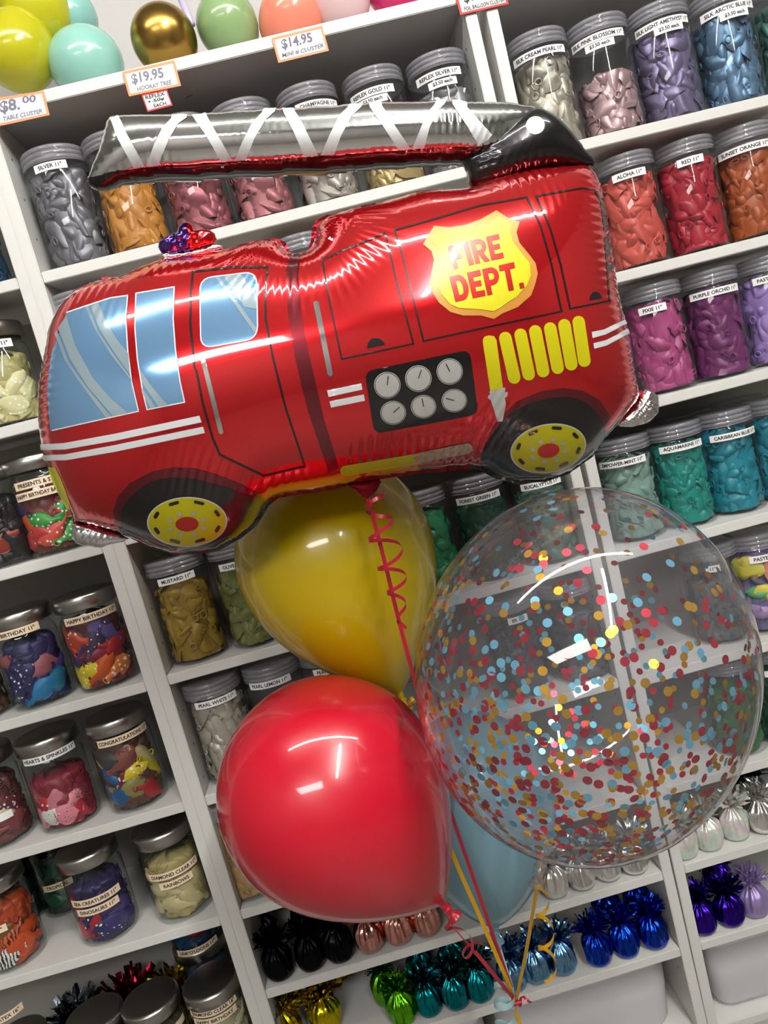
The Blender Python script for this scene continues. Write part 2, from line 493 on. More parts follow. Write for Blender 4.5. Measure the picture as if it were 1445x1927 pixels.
def jar_xy(case, sh, u, v, yc):
    X = at(u, v, yc)[0]
    if case == 'R': z = r_z(sh, X)
    else: z = (S if case == 'M' else L)[sh]
    return np.array([X, yc, z + .0004])
WORDS = {'S2': 'second shelf of the middle bookcase', 'S3': 'shelf behind the truck cab', 'S5': 'shelf just below the truck', 'S6': 'shelf behind the red balloon', 'S7': 'shelf under the pearl white jar'}
def plastic_jar(case, sh, u, v, labs, rgb, fill=.140, pearl=False, yc=.064, what='', desc=None, variant=None, group=None, contents=True, hdesc=None):
    loc = jar_xy(case, sh, u, v, yc)
    tilt = RT if case == 'R' else 0.0
    desc = desc or 'clear plastic jar labelled %s, full of %s balloons' % (labs[0][0].replace('"', '').replace(' 11', ''), what)
    r = empty('plastic_jar', loc, desc, 'jar', group or 'screw-lid jars of latex balloons', (0, tilt, 0))
    spin = random.uniform(0, 6.28)
    shared('body', PB, r); shared('lid', PL, r)
    lines = []
    for (s, lu, lv) in labs:
        th, z = hit_jar(loc, JR, lu, lv, tilt)
        lines.append((s, th, z, .0125 if '$' not in s else .0115))
    if lines: add_label(r, JR, lines, PAPER, 0, 0)
    if contents:
        vi = variant if variant is not None else random.randrange(5)
        stuff_heap(hdesc or 'crumpled %s latex balloons inside the jar labelled %s' % (what, labs[0][0].replace('"', '') if labs else 'out of sight'), loc, (0, tilt, spin), heap(vi, fill, JR - .0012, 'p'), latex(rgb, pearl), 'balloon fillings of the jars')
    return r
JIN = ' 11"'
# ---- middle bookcase, second shelf
plastic_jar('M', 'S2', 127, 385, [('SILVER 11"', 93, 312)], (122, 122, 127), .145, True, what='silver grey')
plastic_jar('M', 'S2', 252, 405, [], (196, 132, 48), .140, False, what='amber', desc='clear plastic jar of amber balloons standing right of the SILVER jar', hdesc='crumpled amber latex balloons in the jar right of SILVER')
plastic_jar('M', 'S2', 376, 385, [], (160, 88, 96), .140, True, what='dusky rose', desc='clear plastic jar of dusky rose balloons above the siren light', hdesc='crumpled dusky rose latex balloons behind the ladder')
plastic_jar('M', 'S2', 494, 365, [], (172, 104, 108), .140, True, what='rosy mauve', desc='clear plastic jar of rosy mauve balloons left of the CHAMPAGNE jar', hdesc='crumpled rosy mauve latex balloons left of the CHAMPAGNE jar')
plastic_jar('M', 'S2', 618, 348, [('CHAMPAGNE 11"', 600, 194)], (176, 166, 156), .120, True, what='champagne grey')
plastic_jar('M', 'S2', 743, 330, [('REFLEX GOLD 11"', 697, 173), ('$3.50 each', 701, 189)], (196, 172, 116), .120, True, what='shiny gold')
plastic_jar('M', 'S2', 833, 185, [('REFLEX SILVER 11"', 824, 139), ('$3.50 each', 833, 155)], (160, 160, 162), .125, True, what='shiny silver')
# ---- third shelf, peeping over the cab
plastic_jar('M', 'S3', 565, 465, [], (214, 140, 52), .150, what='orange', desc='clear plastic jar of orange balloons showing in the notch of the truck roof', hdesc='crumpled orange latex balloons seen in the notch of the truck roof')
plastic_jar('M', 'S3', 160, 600, [], (150, 150, 150), .120, what='grey', desc='clear plastic jar mostly hidden behind the truck windscreen', hdesc='crumpled grey balloons hidden behind the truck windscreen')
# ---- shelf below the truck
plastic_jar('M', 'S5', 355, 1150, [('MUSTARD 11"', 331, 1090)], (160, 128, 34), .128, what='mustard yellow')
plastic_jar('M', 'S5', 470, 1125, [('OLIVE 11"', 437, 1065)], (120, 130, 62), .132, what='olive green')
plastic_jar('M', 'S5', 806, 1020, [('11"', 763, 975)], (16, 138, 84), .140, what='bright green', desc='clear plastic jar of bright green balloons at the yellow balloon edge', hdesc='crumpled bright green latex balloons right of the yellow balloon')
plastic_jar('M', 'S5', 912, 990, [('FOREST GREEN 11"', 900, 938)], (14, 74, 52), .130, what='dark forest green')
plastic_jar('M', 'S5', 1022, 960, [('EUCALYPTUS 11"', 1020, 911)], (84, 120, 104), .125, what='grey green')
# ---- shelf behind the red balloon
plastic_jar('M', 'S6', 424, 1375, [('PEARL WHITE 11"', 407, 1321)], (206, 198, 180), .140, True, what='pearl white')
plastic_jar('M', 'S6', 535, 1345, [('PEARL LEMON 11"', 506, 1288)], (120, 112, 70), .05, True, what='pale lemon')
plastic_jar('M', 'S6', 640, 1320, [('PEARL 11"', 615, 1263)], (196, 176, 96), .12, True, what='yellowish pearl', desc='clear plastic jar whose label starts PEARL, between yellow and red balloons', hdesc='crumpled yellowish pearl balloons between yellow and red balloons')
plastic_jar('M', 'S6', 975, 1230, [('ER 11"', 975, 1166)], (84, 82, 92), .120, True, what='dusky lavender', desc='clear plastic jar seen dimly through the confetti balloon', hdesc='crumpled dusky balloons seen through the confetti balloon')
plastic_jar('M', 'S6', 1085, 1200, [], (92, 92, 96), .120, True, what='grey', desc='clear plastic jar behind the top right of the confetti balloon', hdesc='crumpled grey balloons behind the confetti balloon')
plastic_jar('M', 'S7', 476, 1650, [], (206, 168, 112), .140, what='pale tan', desc='clear plastic jar of pale tan balloons under the red balloon, left side', hdesc='crumpled pale tan latex balloons under the red balloon')
# ---- right bookcase
plastic_jar('R', 'R1', 1022, 165, [('SILK CREAM PEARL 11"', 1013, 98)], (182, 176, 160), .140, True, what='silky cream')
plastic_jar('R', 'R1', 1137, 150, [('SILK PINK BLOSSOM 11"', 1121, 70), ('$3.50 each', 1127, 84)], (192, 160, 162), .092, True, what='silky pale pink')
plastic_jar('R', 'R1', 1250, 125, [('SILK LIGHT AMETHYST 11"', 1246, 42), ('$3.50 each', 1258, 52)], (128, 118, 152), .138, True, what='silky grey lilac')
plastic_jar('R', 'R1', 1366, 95, [('SILK ARCTIC BLUE 11"', 1372, 13), ('$3.50 each', 1382, 25)], (98, 134, 164), .140, True, what='silky grey blue')
plastic_jar('R', 'R1', 1478, 68, [], (84, 132, 122), .140, True, what='silky sea green', desc='clear plastic jar of sea green balloons cut by the frame, top right', hdesc='crumpled sea green latex balloons at the top right edge')
plastic_jar('R', 'R2', 1187, 395, [('ALOHA 11"', 1183, 328)], (206, 84, 72), .148, what='coral red')
plastic_jar('R', 'R2', 1298, 372, [('RED 11"', 1298, 302)], (172, 28, 48), .148, what='deep red')
plastic_jar('R', 'R2', 1408, 350, [('SUNSET ORANGE 11"', 1400, 279)], (168, 80, 34), .148, what='burnt orange')
plastic_jar('R', 'R3', 1240, 640, [('PIXIE 11"', 1226, 582)], (178, 74, 130), .148, what='pinkish purple')
plastic_jar('R', 'R3', 1346, 620, [('PURPLE ORCHID 11"', 1346, 549)], (116, 42, 100), .148, what='dark orchid purple')
plastic_jar('R', 'R3', 1450, 595, [('PASTEL 11"', 1447, 524)], (166, 138, 206), .146, what='pastel lilac')
plastic_jar('R', 'R4', 1183, 920, [('EMPOWER-MINT 11"', 1169, 872)], (136, 172, 158), .140, what='soft mint grey', yc=.075)
plastic_jar('R', 'R4', 1280, 900, [('AQUAMARINE 11"', 1284, 841)], (14, 140, 128), .142, what='aquamarine', yc=.075)
plastic_jar('R', 'R4', 1374, 880, [('CARIBBEAN BLUE 11"', 1386, 818)], (18, 134, 152), .142, what='turquoise blue', yc=.075)
plastic_jar('R', 'R4', 1470, 855, [], (40, 140, 156), .142, what='pale turquoise', yc=.075, desc='clear plastic jar of pale turquoise balloons cut by the right frame edge', hdesc='crumpled pale turquoise latex balloons right of CARIBBEAN BLUE')
plastic_jar('R', 'R4', 1300, 850, [], (60, 66, 70), .120, what='dark', yc=.200, desc='clear plastic jar standing in the row behind AQUAMARINE', hdesc='crumpled dark balloons in the jar behind AQUAMARINE')
plastic_jar('R', 'R4', 1395, 830, [], (50, 60, 70), .120, what='dark', yc=.200, desc='clear plastic jar standing in the row behind CARIBBEAN BLUE', hdesc='crumpled dark balloons in the jar behind CARIBBEAN BLUE')
plastic_jar('R', 'R5', 1346, 1120, [('11"', 1340, 1071)], (96, 98, 100), .110, what='grey', desc='clear plastic jar of grey balloons at the confetti balloon right rim', hdesc='crumpled grey latex balloons at the confetti balloon right rim', yc=.08)
plastic_jar('R', 'R6', 1386, 1362, [], (40, 108, 56), .125, what='leaf green', desc='clear plastic jar of leaf green balloons low at the confetti rim', hdesc='crumpled leaf green balloons low at the confetti rim', yc=.07)
plastic_jar('R', 'R6', 1462, 1330, [(' ', 1456, 1268)], (8, 66, 44), .140, what='dark pine green', desc='clear plastic jar of dark pine green balloons at the right frame edge', hdesc='crumpled dark pine green balloons at the right frame edge', yc=.07)

# ---- jars with single balloons that can be told apart
GR = .053
def piece_mesh(seed, R, uc, vc, a, b, w0, rot=None, zmin=.008):
    """one whole uninflated balloon lying against the glass: two skins, round body, rolled neck"""
    r = np.random.default_rng(seed)
    n, m = 14, 9
    t = np.linspace(-1, 1, n); s = np.linspace(-1, 1, m)
    T, Sg = np.meshgrid(t, s, indexing='ij')
    half = np.where(T < .45, np.sqrt(np.clip(1 - ((T + .25) / .78) ** 2, .02, 1)), .0)
    half = np.maximum(half, np.where(T > .25, .30, 0))
    half = np.where(T > .93, .36, half)
    bend = r.uniform(-.5, .5)
    X = a * T; Y = b * half * Sg + bend * b * T ** 2
    crease = r.uniform(.001, .005) * np.abs(np.cos(bend * 7) * T + Sg * half - r.uniform(-.3, .3))
    Wd = w0 + crease + .001 * fbm(np.stack([T, Sg], -1) * 2.5, seed, 4) + .003 * Sg ** 4
    rot = r.uniform(0, 6.28) if rot is None else rot
    du = X * math.cos(rot) - Y * math.sin(rot); dv = X * math.sin(rot) + Y * math.cos(rot)
    thick = .0022 * (1 - Sg ** 2) + .0004
    v = np.maximum(vc + dv, zmin)
    P1 = cyl_map(uc + du, v, np.maximum(Wd - thick, .0012), R).reshape(-1, 3)
    P2 = cyl_map(uc + du, v, np.maximum(Wd + thick, .0018), R).reshape(-1, 3)
    V = np.vstack([P1, P2]); k = n * m
    Fc = grid_faces(n, m, 0) + [f[::-1] for f in grid_faces(n, m, k)]
    ring = [i * m for i in range(n)] + [(n - 1) * m + j for j in range(1, m)] + [i * m + m - 1 for i in range(n - 2, -1, -1)] + [j for j in range(m - 2, 0, -1)]
    for i in range(len(ring)):
        p, q = ring[i], ring[(i + 1) % len(ring)]
        Fc.append((p, p + k, q + k, q))
    # rolled neck ring
    cu, cv = uc + a * math.cos(rot) - bend * b * math.sin(rot), max(vc + a * math.sin(rot) + bend * b * math.cos(rot), zmin + .006)
    P, f = torus_flat(r, cu, cv, w0 + .0012, R, .0058, .0013)
    Fc += [tuple(i + len(V) for i in q) for q in f]; V = np.vstack([V, P])
    return V, Fc
CN = {}
def cname(rgb):
    r, g, b = rgb
    tbl = {'red': (200, 35, 40), 'yellow': (235, 205, 30), 'orange': (230, 100, 25), 'purple': (80, 50, 120), 'navy blue': (35, 35, 100), 'green': (50, 140, 60), 'pink': (235, 130, 150), 'white': (235, 232, 225), 'cream': (226, 214, 160), 'maroon': (110, 30, 45), 'blue': (30, 100, 170), 'black': (25, 22, 26), 'brown': (150, 95, 50), 'lilac': (170, 140, 190), 'grey': (120, 118, 116), 'dusky pink': (175, 95, 105), 'coral': (220, 80, 65), 'dark green': (20, 80, 50), 'light blue': (110, 160, 200)}
    return min(tbl, key=lambda k: sum((a - b) ** 2 for a, b in zip(tbl[k], rgb)))
GROUPN = 0
def glass_jar(case, sh, u, v, labs, colors, name, yc=.064, fill=.108, core=(70, 50, 60), pieces=True, cream=True, desc=None, loc=None, steel=True, prints=True):
    if loc is None: loc = jar_xy(case, sh, u, v, yc)
    desc = desc or 'glass jar with steel lid labelled %s, holding printed balloons' % labs[0][0].replace('"', '')
    tilt = RT if case == 'R' else 0.0
    if steel:
        r = empty('glass_jar', loc, desc, 'jar', 'steel-lidded jars of printed balloons', (0, tilt, 0))
        shared('body', GB, r); shared('lid', GL, r); R = GR
    else:
        r = empty('plastic_jar', loc, desc, 'jar', 'screw-lid jars of latex balloons', (0, tilt, 0))
        shared('body', PB, r); shared('lid', PL, r); R = JR
    lines = []
    for (s, lu, lv) in labs:
        th, z = hit_jar(loc, R, lu, lv, tilt)
        lines.append((s, th, z, .0135))
    if lines: add_label(r, R, lines, CREAMP if cream else PAPER, 0, 0)
    k = int(abs(loc[0]) * 1000) % 5
    stuff_heap('tangle of balloons in the middle of %s' % name, loc, (0, tilt, random.uniform(0, 6)), heap(k, fill - .001, R - .0035, 'g'), latex(core), 'balloon fillings of the jars')
    if not pieces: return r
    rr = np.random.default_rng(int(abs(loc[0] * 977 + loc[2] * 3313) * 100))
    N = len(colors)
    # spread over the front of the jar, bottom to top
    cols = 3 if N < 9 else 4
    rows = math.ceil(N / cols)
    used = {}
    for i, c in enumerate(colors):
        ri, ci = divmod(i, cols)
        uc = (ci - (cols - 1) / 2) * (.040 if cols == 3 else .034) + rr.uniform(-.008, .008) + (.012 if ri % 2 else -.006)
        vc = .018 + (fill - .022) * (ri + .5 + rr.uniform(-.25, .25)) / rows
        mat = None
        rgb = c[0] if isinstance(c[0], tuple) else c
        kind = c[1] if isinstance(c[0], tuple) else 'plain'
        if kind == 'dots': mat = printed(rgb)
        elif kind == 'dark': mat = printed(rgb, (40, 20, 30), 220, .22)
        elif kind == 'zebra': mat = striped(rgb, (25, 25, 28))
        else: mat = latex(rgb)
        V, Fc = piece_mesh(int(rr.integers(1e6)), R - .0015, uc, vc, rr.uniform(.028, .040), rr.uniform(.015, .023), .0016 + .0025 * rr.uniform(0, 1) + (.002 if ri % 2 else 0), rot=rr.choice([0, math.pi]) + rr.uniform(-.75, .75))
        o = mesh_obj('deflated_balloon', V, Fc, mat, loc=tuple(loc))
        n = cname(rgb)
        pos = ('at the bottom' if ri == 0 else ('at the top' if ri == rows - 1 and rows > 1 else 'midway up')) + (', left' if ci == 0 else (', right' if ci == cols - 1 else (', centre' if cols == 3 else (', left of centre' if ci == 1 else ', right of centre'))))
        pr = {'dots': 'white-dotted ', 'dark': 'dark-flecked ', 'zebra': 'striped '}.get(kind, '')
        tag(o, '%s%s balloon %s of %s' % (pr, n, pos, name), 'deflated balloon', 'balloons in %s' % name)
    return r
D = 'dots'
RED_, YEL_, ORA_, PUR_, NAV_, GRN_ = (186, 28, 38), (232, 204, 28), (226, 92, 22), (84, 58, 128), (34, 34, 92), (52, 146, 58)
glass_jar('L', 'L2', -52, 480, [], [(40, 90, 130), (40, 90, 130), (50, 100, 140)], 'the far left jar', core=(40, 90, 130), desc='jar of blue balloons just cut by the left frame edge, upper shelf')
CRE = (226, 216, 164)
glass_jar('L', 'L3', 4, 705, [('11"', 8, 645)], [(CRE, D)] * 9, 'the cream jar', core=(206, 192, 130), cream=False, desc='glass jar with steel lid full of cream printed balloons, left of the truck')
BLK = (26, 22, 26)
glass_jar('L', 'L4', -8, 965, [], [(BLK, D), BLK, (150, 50, 40), BLK, (BLK, D), BLK, BLK, BLK, BLK], 'the dark jar left of PRESENTS', core=(20, 18, 20), desc='glass jar of mostly black balloons at left edge beside PRESENTS jar')
glass_jar('L', 'L4', 93, 950, [('PRESENTS & STARS', 75, 906), ('HAPPY BIRTHDAY BALLOON', 80, 926)], [((214, 76, 64), D), ((206, 60, 56), 'plain'), ((214, 76, 64), D), ((72, 170, 72), D), (226, 92, 40), ((60, 150, 60), D), ((44, 140, 56), D), ((200, 44, 50), D), (60, 40, 90)], 'the PRESENTS & STARS jar', core=(120, 50, 40))
glass_jar('L', 'L5', 62, 1240, [('BIRTHDAY 11"', 32, 1190)], [(NAV_, D), (NAV_, D), (24, 130, 190), (30, 130, 180), (NAV_, D), (NAV_, D), (176, 96, 108), (92, 64, 140), (176, 96, 108)], 'the left-hand BIRTHDAY jar', core=(44, 40, 96), desc='glass jar labelled BIRTHDAY 11, filled with navy star-printed balloons')
glass_jar('L', 'L5', -52, 1285, [], [(120, 90, 60), (90, 60, 50), (120, 90, 60)], 'the jar cut off left of BIRTHDAY', core=(100, 78, 56), desc='glass jar cut by the left frame edge beside the BIRTHDAY jar')
glass_jar('L', 'L5', 187, 1212, [('HAPPY BIRTHDAY 11"', 172, 1160)], [(YEL_, D), (YEL_, D), ORA_, ((226, 120, 40), D), (78, 60, 120), (160, 26, 66), RED_, (190, 24, 40), (210, 70, 30), ((200, 70, 36), D), ((60, 40, 80), D), (110, 90, 160)], 'the HAPPY BIRTHDAY jar', core=(110, 30, 40), fill=.118)
glass_jar('L', 'L6', -2, 1530, [(' ', 4, 1538)], [(150, 70, 74), (140, 60, 66), (150, 70, 74), (150, 70, 74), (222, 212, 170), (120, 44, 52), (222, 212, 170), ((100, 40, 50), D), (222, 212, 170)], 'the jar left of HEARTS', core=(110, 60, 60), cream=False, desc='glass jar of dusky red and cream balloons left of HEARTS jar')
PNK = (236, 140, 156)
glass_jar('L', 'L6', 117, 1478, [('HEARTS & SPINKLES 11"', 92, 1424)], [(PNK, 'dark'), ((240, 236, 230), 'dark'), (PNK, 'dark'), (190, 30, 50), ((186, 26, 44), D), (PNK, 'plain'), (PNK, 'dark'), ((150, 60, 76), 'dark'), ((150, 60, 76), 'dark')], 'the HEARTS jar', core=(150, 40, 60), cream=False, fill=.088)
glass_jar('L', 'L6', 245, 1443, [('CONGRATULATIONS 11"', 234, 1388)], [(150, 140, 80), (20, 96, 158), (150, 140, 80), RED_, (24, 100, 168), ((110, 30, 44), D), (YEL_, D), (YEL_, 'plain'), (214, 200, 140), (70, 68, 70), (150, 76, 70), (214, 200, 140)], 'the CONGRATULATIONS jar', core=(100, 60, 50), fill=.118)
glass_jar('L', 'L7', 20, 1755, [('11"', -2, 1750)], [((236, 232, 226), 'zebra'), ((226, 84, 28), 'plain'), ((236, 232, 226), 'zebra'), (226, 84, 28), (240, 238, 234), (142, 92, 46), ((226, 84, 28), 'zebra'), (226, 84, 28), ((236, 232, 226), 'zebra')], 'the orange and zebra jar', core=(190, 70, 26), desc='glass jar of orange and zebra-striped balloons at the left edge, low')
glass_jar('L', 'L7', 200, 1712, [('SEA CREATURES 11"', 178, 1695), ('DINOSAURS 11"', 183, 1712)], [(190, 36, 56), (196, 36, 52), (NAV_, D), (62, 50, 120), (190, 36, 56), (NAV_, D), (62, 50, 120), (80, 60, 130), (150, 30, 60)], 'the SEA CREATURES jar', core=(50, 40, 90), fill=.10)
glass_jar('L', 'L7', 337, 1662, [('DIAMOND CLEAR 11"', 328, 1643), ('RAINBOWS', 332, 1661)], [(216, 200, 150)] * 9, 'the DIAMOND CLEAR jar', core=(190, 170, 110), fill=.105)
glass_jar('L', 'L7', 125, 1665, [('TROPICAL', 108, 1668)], [(16, 76, 48), (18, 84, 52), (16, 76, 48), (20, 60, 44), (16, 76, 48), (20, 60, 44)], 'the TROPICAL jar', yc=.20, core=(14, 50, 36))
glass_jar('L', 'L7', 30, 1690, [('GREEN', 12, 1632), ('BLUE', 14, 1648)], [(20, 60, 44), (30, 40, 90), (20, 60, 44)], 'the GREEN and BLUE jar', yc=.195, core=(20, 30, 40))
glass_jar('L', 'L7', 338, 1590, [('UNICORN DREAM', 318, 1545)], [(190, 90, 110), (220, 200, 200), (170, 60, 80), (190, 90, 110), (220, 200, 200), (170, 60, 80)], 'the UNICORN jar', yc=.205, core=(120, 50, 60))
glass_jar('L', 'L8', 26, 1940, [('LATEX 16"', 14, 1912)], [(140, 30, 50), (226, 150, 30), (230, 200, 40), (140, 30, 50), (226, 150, 30), (230, 200, 40)], 'the LATEX jar', core=(120, 60, 40))
glass_jar('L', 'L8', 190, 1950, [], [(120, 30, 40), (60, 40, 60), (120, 30, 40)], 'the jar between LATEX and the middle lids', core=(60, 50, 50), desc='steel-lidded glass jar at the bottom edge, second from the left')
glass_jar('L', 'L8', 297, 1925, [(' ', 337, 1925)], [(180, 150, 60), (60, 50, 50), (180, 150, 60)], 'the jar left of DIAMOND CLEAR 16', core=(80, 70, 50), desc='steel-lidded glass jar at bottom edge, left of DIAMOND CLEAR 16')
glass_jar('L', 'L8', 415, 1905, [('DIAMOND CLEAR 16"', 400, 1905), ('HAPPY BIRTHDAY', 404, 1920)], [(216, 206, 176)] * 6, 'the lowest jar by the post', core=(196, 186, 150))
zq = at(372, 1758, .205)[2] - .165
xq = at(380, 1790, .205)[0]
glass_jar('L', 'L8', 0, 0, [], [(40, 90, 130), (160, 40, 40), (40, 90, 130)], 'the hidden back jar', core=(40, 60, 90), loc=np.array([xq, .205, L['L8'] + .0004]), pieces=False, desc='glass jar standing under the blue one behind the DIAMOND CLEAR 16 lid')
glass_jar('L', 'L8', 0, 0, [("LINK'O'LOONS 11\"", 372, 1788)], [(20, 90, 140), (20, 90, 140), (150, 30, 36), (20, 90, 140), (190, 160, 30), (150, 30, 36)], 'the jar of blue and red balloons', core=(20, 70, 110), loc=np.array([xq, .205, L['L8'] + .1718]), desc='glass jar of blue and red balloons at the back behind the lowest lids')
# multicoloured pastel jar on the right
glass_jar('R', 'R5', 1430, 1105, [('PASTEL 11"', 1441, 1050)], [(170, 140, 190), (170, 140, 190), (226, 150, 140), (70, 130, 180), (100, 170, 110), (228, 214, 80), (70, 130, 180), (170, 140, 190), (228, 214, 80), (226, 216, 100), (226, 140, 130), (160, 136, 186)], 'the PASTEL jar', core=(120, 110, 150), cream=False, steel=False, fill=.145, yc=.07)

# ================================================================== FOIL WEIGHTS
def weight_meshes(seed):
    r = np.random.default_rng(seed)
    n, m = 56, 22
    th = np.linspace(0, 2 * math.pi, n, endpoint=False)
    z = np.concatenate([[0, .0006, .004], np.linspace(.010, .066, m - 3)])
    T, Z = np.meshgrid(th, z, indexing='ij')
    base = np.interp(z, [0, .0006, .004, .012, .035, .046, .054, .060, .066], [.012, .019, .0235, .0265, .0265, .0235, .0165, .0095, .0075])
    wr = .0021 * fbm(np.stack([np.cos(T) * 7, np.sin(T) * 7, Z * 45], -1), seed, 5) * smoothstep(Z, .002, .02)
    pleat = .0026 * np.sin(T * 13 + 2 * np.sin(T * 3 + seed)) * smoothstep(Z, .008, .05)
    rr = base[None, :] + (wr + pleat) * np.minimum(1, base[None, :] / .015)
    P = np.stack([rr * np.cos(T), rr * np.sin(T), Z], -1).reshape(-1, 3)
    Fc = [(i * m + j, ((i + 1) % n) * m + j, ((i + 1) % n) * m + j + 1, i * m + j + 1) for i in range(n) for j in range(m - 1)]
    Fc.append(tuple(i * m for i in range(n - 1, -1, -1)))
    pouch = keep_mesh('pouch', P, Fc, PAPER, True)
    # foil frill: many bent strips bursting out of the neck
    V = []; Fc = []
    for k in range(110):
        a = r.uniform(0, 6.28); el = r.uniform(.5, 1.45); ln = r.uniform(.024, .044)
        w = r.uniform(.004, .0075)
        p = np.array([.004 * math.cos(a), .004 * math.sin(a), .062])
        d = np.array([math.cos(a) * math.cos(el), math.sin(a) * math.cos(el), math.sin(el)])
        side = np.array([-math.sin(a), math.cos(a), 0]); side = side + r.normal(size=3) * .4; side /= np.linalg.norm(side)
        o = len(V); ns = 6
        for q in range(ns):
            ww = w * (1 - .3 * q / ns)
            V += [p - side * ww / 2, p + side * ww / 2]
            p = p + d * ln / (ns - 1)
            d = d + np.array([0, 0, -1]) * .10 + r.normal(size=3) * .16; d /= np.linalg.norm(d)
            side = side + r.normal(size=3) * .3; side -= d * (side @ d); side /= np.linalg.norm(side)
        Fc += [(o + 2 * q, o + 2 * q + 1, o + 2 * q + 3, o + 2 * q + 2) for q in range(ns - 1)]
    frill = keep_mesh('frill', V, Fc, PAPER, False)
    A = np.linspace(0, 2 * math.pi, 18, endpoint=False)
    V, Fc = [], []
    for i, a in enumerate(A):
        for b in np.linspace(0, 2 * math.pi, 6, endpoint=False):
            q = .0085 + .0014 * math.cos(b)
            V.append((q * math.cos(a), q * math.sin(a), .0635 + .0014 * math.sin(b)))
    Fc = [(i * 6 + j, i * 6 + (j + 1) % 6, ((i + 1) % 18) * 6 + (j + 1) % 6, ((i + 1) % 18) * 6 + j) for i in range(18) for j in range(6)]
    tie = keep_mesh('tie', V, Fc, PAPER, True)
    return pouch, frill, tie
WM = [weight_meshes(30 + k) for k in range(4)]
def foil(name, rgb, rough=.24):
    return pbr('foil_' + name, rgb, rough, 1.0, bump=.25, bscale=120)
def irid():
    if 'iridescent_film' in MATS: return MATS['iridescent_film']
    m = bpy.data.materials.new('iridescent_film'); m.use_nodes = True
    b = m.node_tree.nodes['Principled BSDF']
    b.inputs['Base Color'].default_value = lin((214, 212, 216)); b.inputs['Metallic'].default_value = .35; b.inputs['Roughness'].default_value = .2
    nt = m.node_tree
    lw = nt.nodes.new('ShaderNodeTexCoord'); n = nt.nodes.new('ShaderNodeTexNoise'); n.inputs['Scale'].default_value = 35
    nt.links.new(lw.outputs['Object'], n.inputs['Vector'])
    cr = nt.nodes.new('ShaderNodeValToRGB')
    for p, c in ((.0, (220, 190, 220)), (1.0, (210, 214, 226))): pass
    cr.color_ramp.elements[0].position = .30; cr.color_ramp.elements[0].color = lin((214, 200, 212))
    cr.color_ramp.elements[1].position = .72; cr.color_ramp.elements[1].color = lin((206, 206, 222))
    e = cr.color_ramp.elements.new(.45); e.color = lin((226, 220, 214))
    e = cr.color_ramp.elements.new(.58); e.color = lin((200, 220, 202))
    nt.links.new(n.outputs['Fac'], cr.inputs[0]); nt.links.new(cr.outputs[0], b.inputs['Base Color'])
    MATS['iridescent_film'] = m
    return m
WI = 0
def weight(case, sh, u, v, mat, label, grp, yc=None, s=1.0, fs=1.0):
    global WI
    if yc is None:
        z = (S if case == 'M' else L)[sh] if case != 'R' else r_z(sh, .95)
        P = on_z(u, v, z)
        loc = np.array([P[0], P[1] + .026 * s, z])
    else:
        loc = jar_xy(case, sh, u, v, yc)
    if case == 'R': loc[2] = r_z(sh, loc[0])
    loc[1] = max(loc[1], .030)
    me = WM[WI % 4]; WI += 1
    r = empty('balloon_weight', loc, label, 'balloon weight', grp, (0, 0, random.uniform(0, 6.28)))
    r.scale = (s, s, s)
    shared('pouch', me[0], r, mat); shared('frill', me[1], r, mat, (0, 0, -.062 * (fs - 1)), (0, 0, 0), (fs, fs, fs)); shared('tie', me[2], r, mat)
    return r
BLKF, RG, SIL = foil('black', (22, 21, 23), .3), foil('rose_gold', (214, 152, 140), .16), foil('silver', (232, 231, 228), .28)
LIME, TEAL, LBL, ROY = foil('lime', (96, 178, 26), .2), foil('teal', (8, 128, 136), .2), foil('sky', (112, 158, 196), .2), foil('royal', (20, 62, 186), .2)
PURF, LAV, GLD, GRYF, MAR = foil('violet', (54, 22, 150), .2), pbr('lavender_matte_foil', (158, 140, 190), .4, .5), foil('yellow_gold', (196, 178, 20), .16), foil('slate', (110, 116, 126), .25), foil('wine', (120, 14, 34), .22)
GB_ = 'black foil weights on the lower shelf'
weight('M', 'S8', 530, 1856, BLKF, 'black foil balloon weight, leftmost of three at the bookcase post', GB_)
weight('M', 'S8', 590, 1838, BLKF, 'black foil balloon weight, middle of the three black ones', GB_)
weight('M', 'S8', 645, 1822, BLKF, 'black foil balloon weight next to the rose gold ones', GB_)
weight('M', 'S8', 505, 1775, BLKF, 'black foil balloon weight in the row behind, against the post', GB_, yc=.13)
weight('M', 'S8', 580, 1755, BLKF, 'black foil balloon weight in the row behind, centre', GB_, yc=.13)
GR_ = 'rose gold foil weights under the red balloon'
weight('M', 'S8', 702, 1800, RG, 'rose gold foil balloon weight next to the black ones', GR_)
weight('M', 'S8', 757, 1785, RG, 'rose gold foil balloon weight, middle of three', GR_)
weight('M', 'S8', 810, 1769, RG, 'rose gold foil balloon weight, beside the red balloon neck', GR_)
GS_ = 'silver foil weights under the confetti balloon'
weight('M', 'S8', 1058, 1702, SIL, 'silver foil balloon weight, leftmost under the confetti balloon', GS_)
weight('M', 'S8', 1107, 1681, SIL, 'silver foil balloon weight, second from left under confetti balloon', GS_)
weight('M', 'S8', 1156, 1663, SIL, 'silver foil balloon weight, third from left under confetti balloon', GS_)
weight('M', 'S8', 1212, 1658, SIL, 'silver foil balloon weight beside the right bookcase post', GS_)
weight('M', 'S9', 545, 1960, GLD, 'bright yellow-gold foil weight, left one at the bottom edge', 'yellow-gold foil weights', yc=.06, s=1.1, fs=1.55)
weight('M', 'S9', 622, 1942, GLD, 'bright yellow-gold foil weight, right one at the bottom edge', 'yellow-gold foil weights', yc=.07, s=1.1, fs=1.55)
weight('M', 'S9', 765, 1944, LIME, 'lime green foil weight, in front', 'lime green foil weights')
weight('M', 'S9', 735, 1895, LIME, 'lime green foil weight, standing behind the other', 'lime green foil weights', yc=.09)
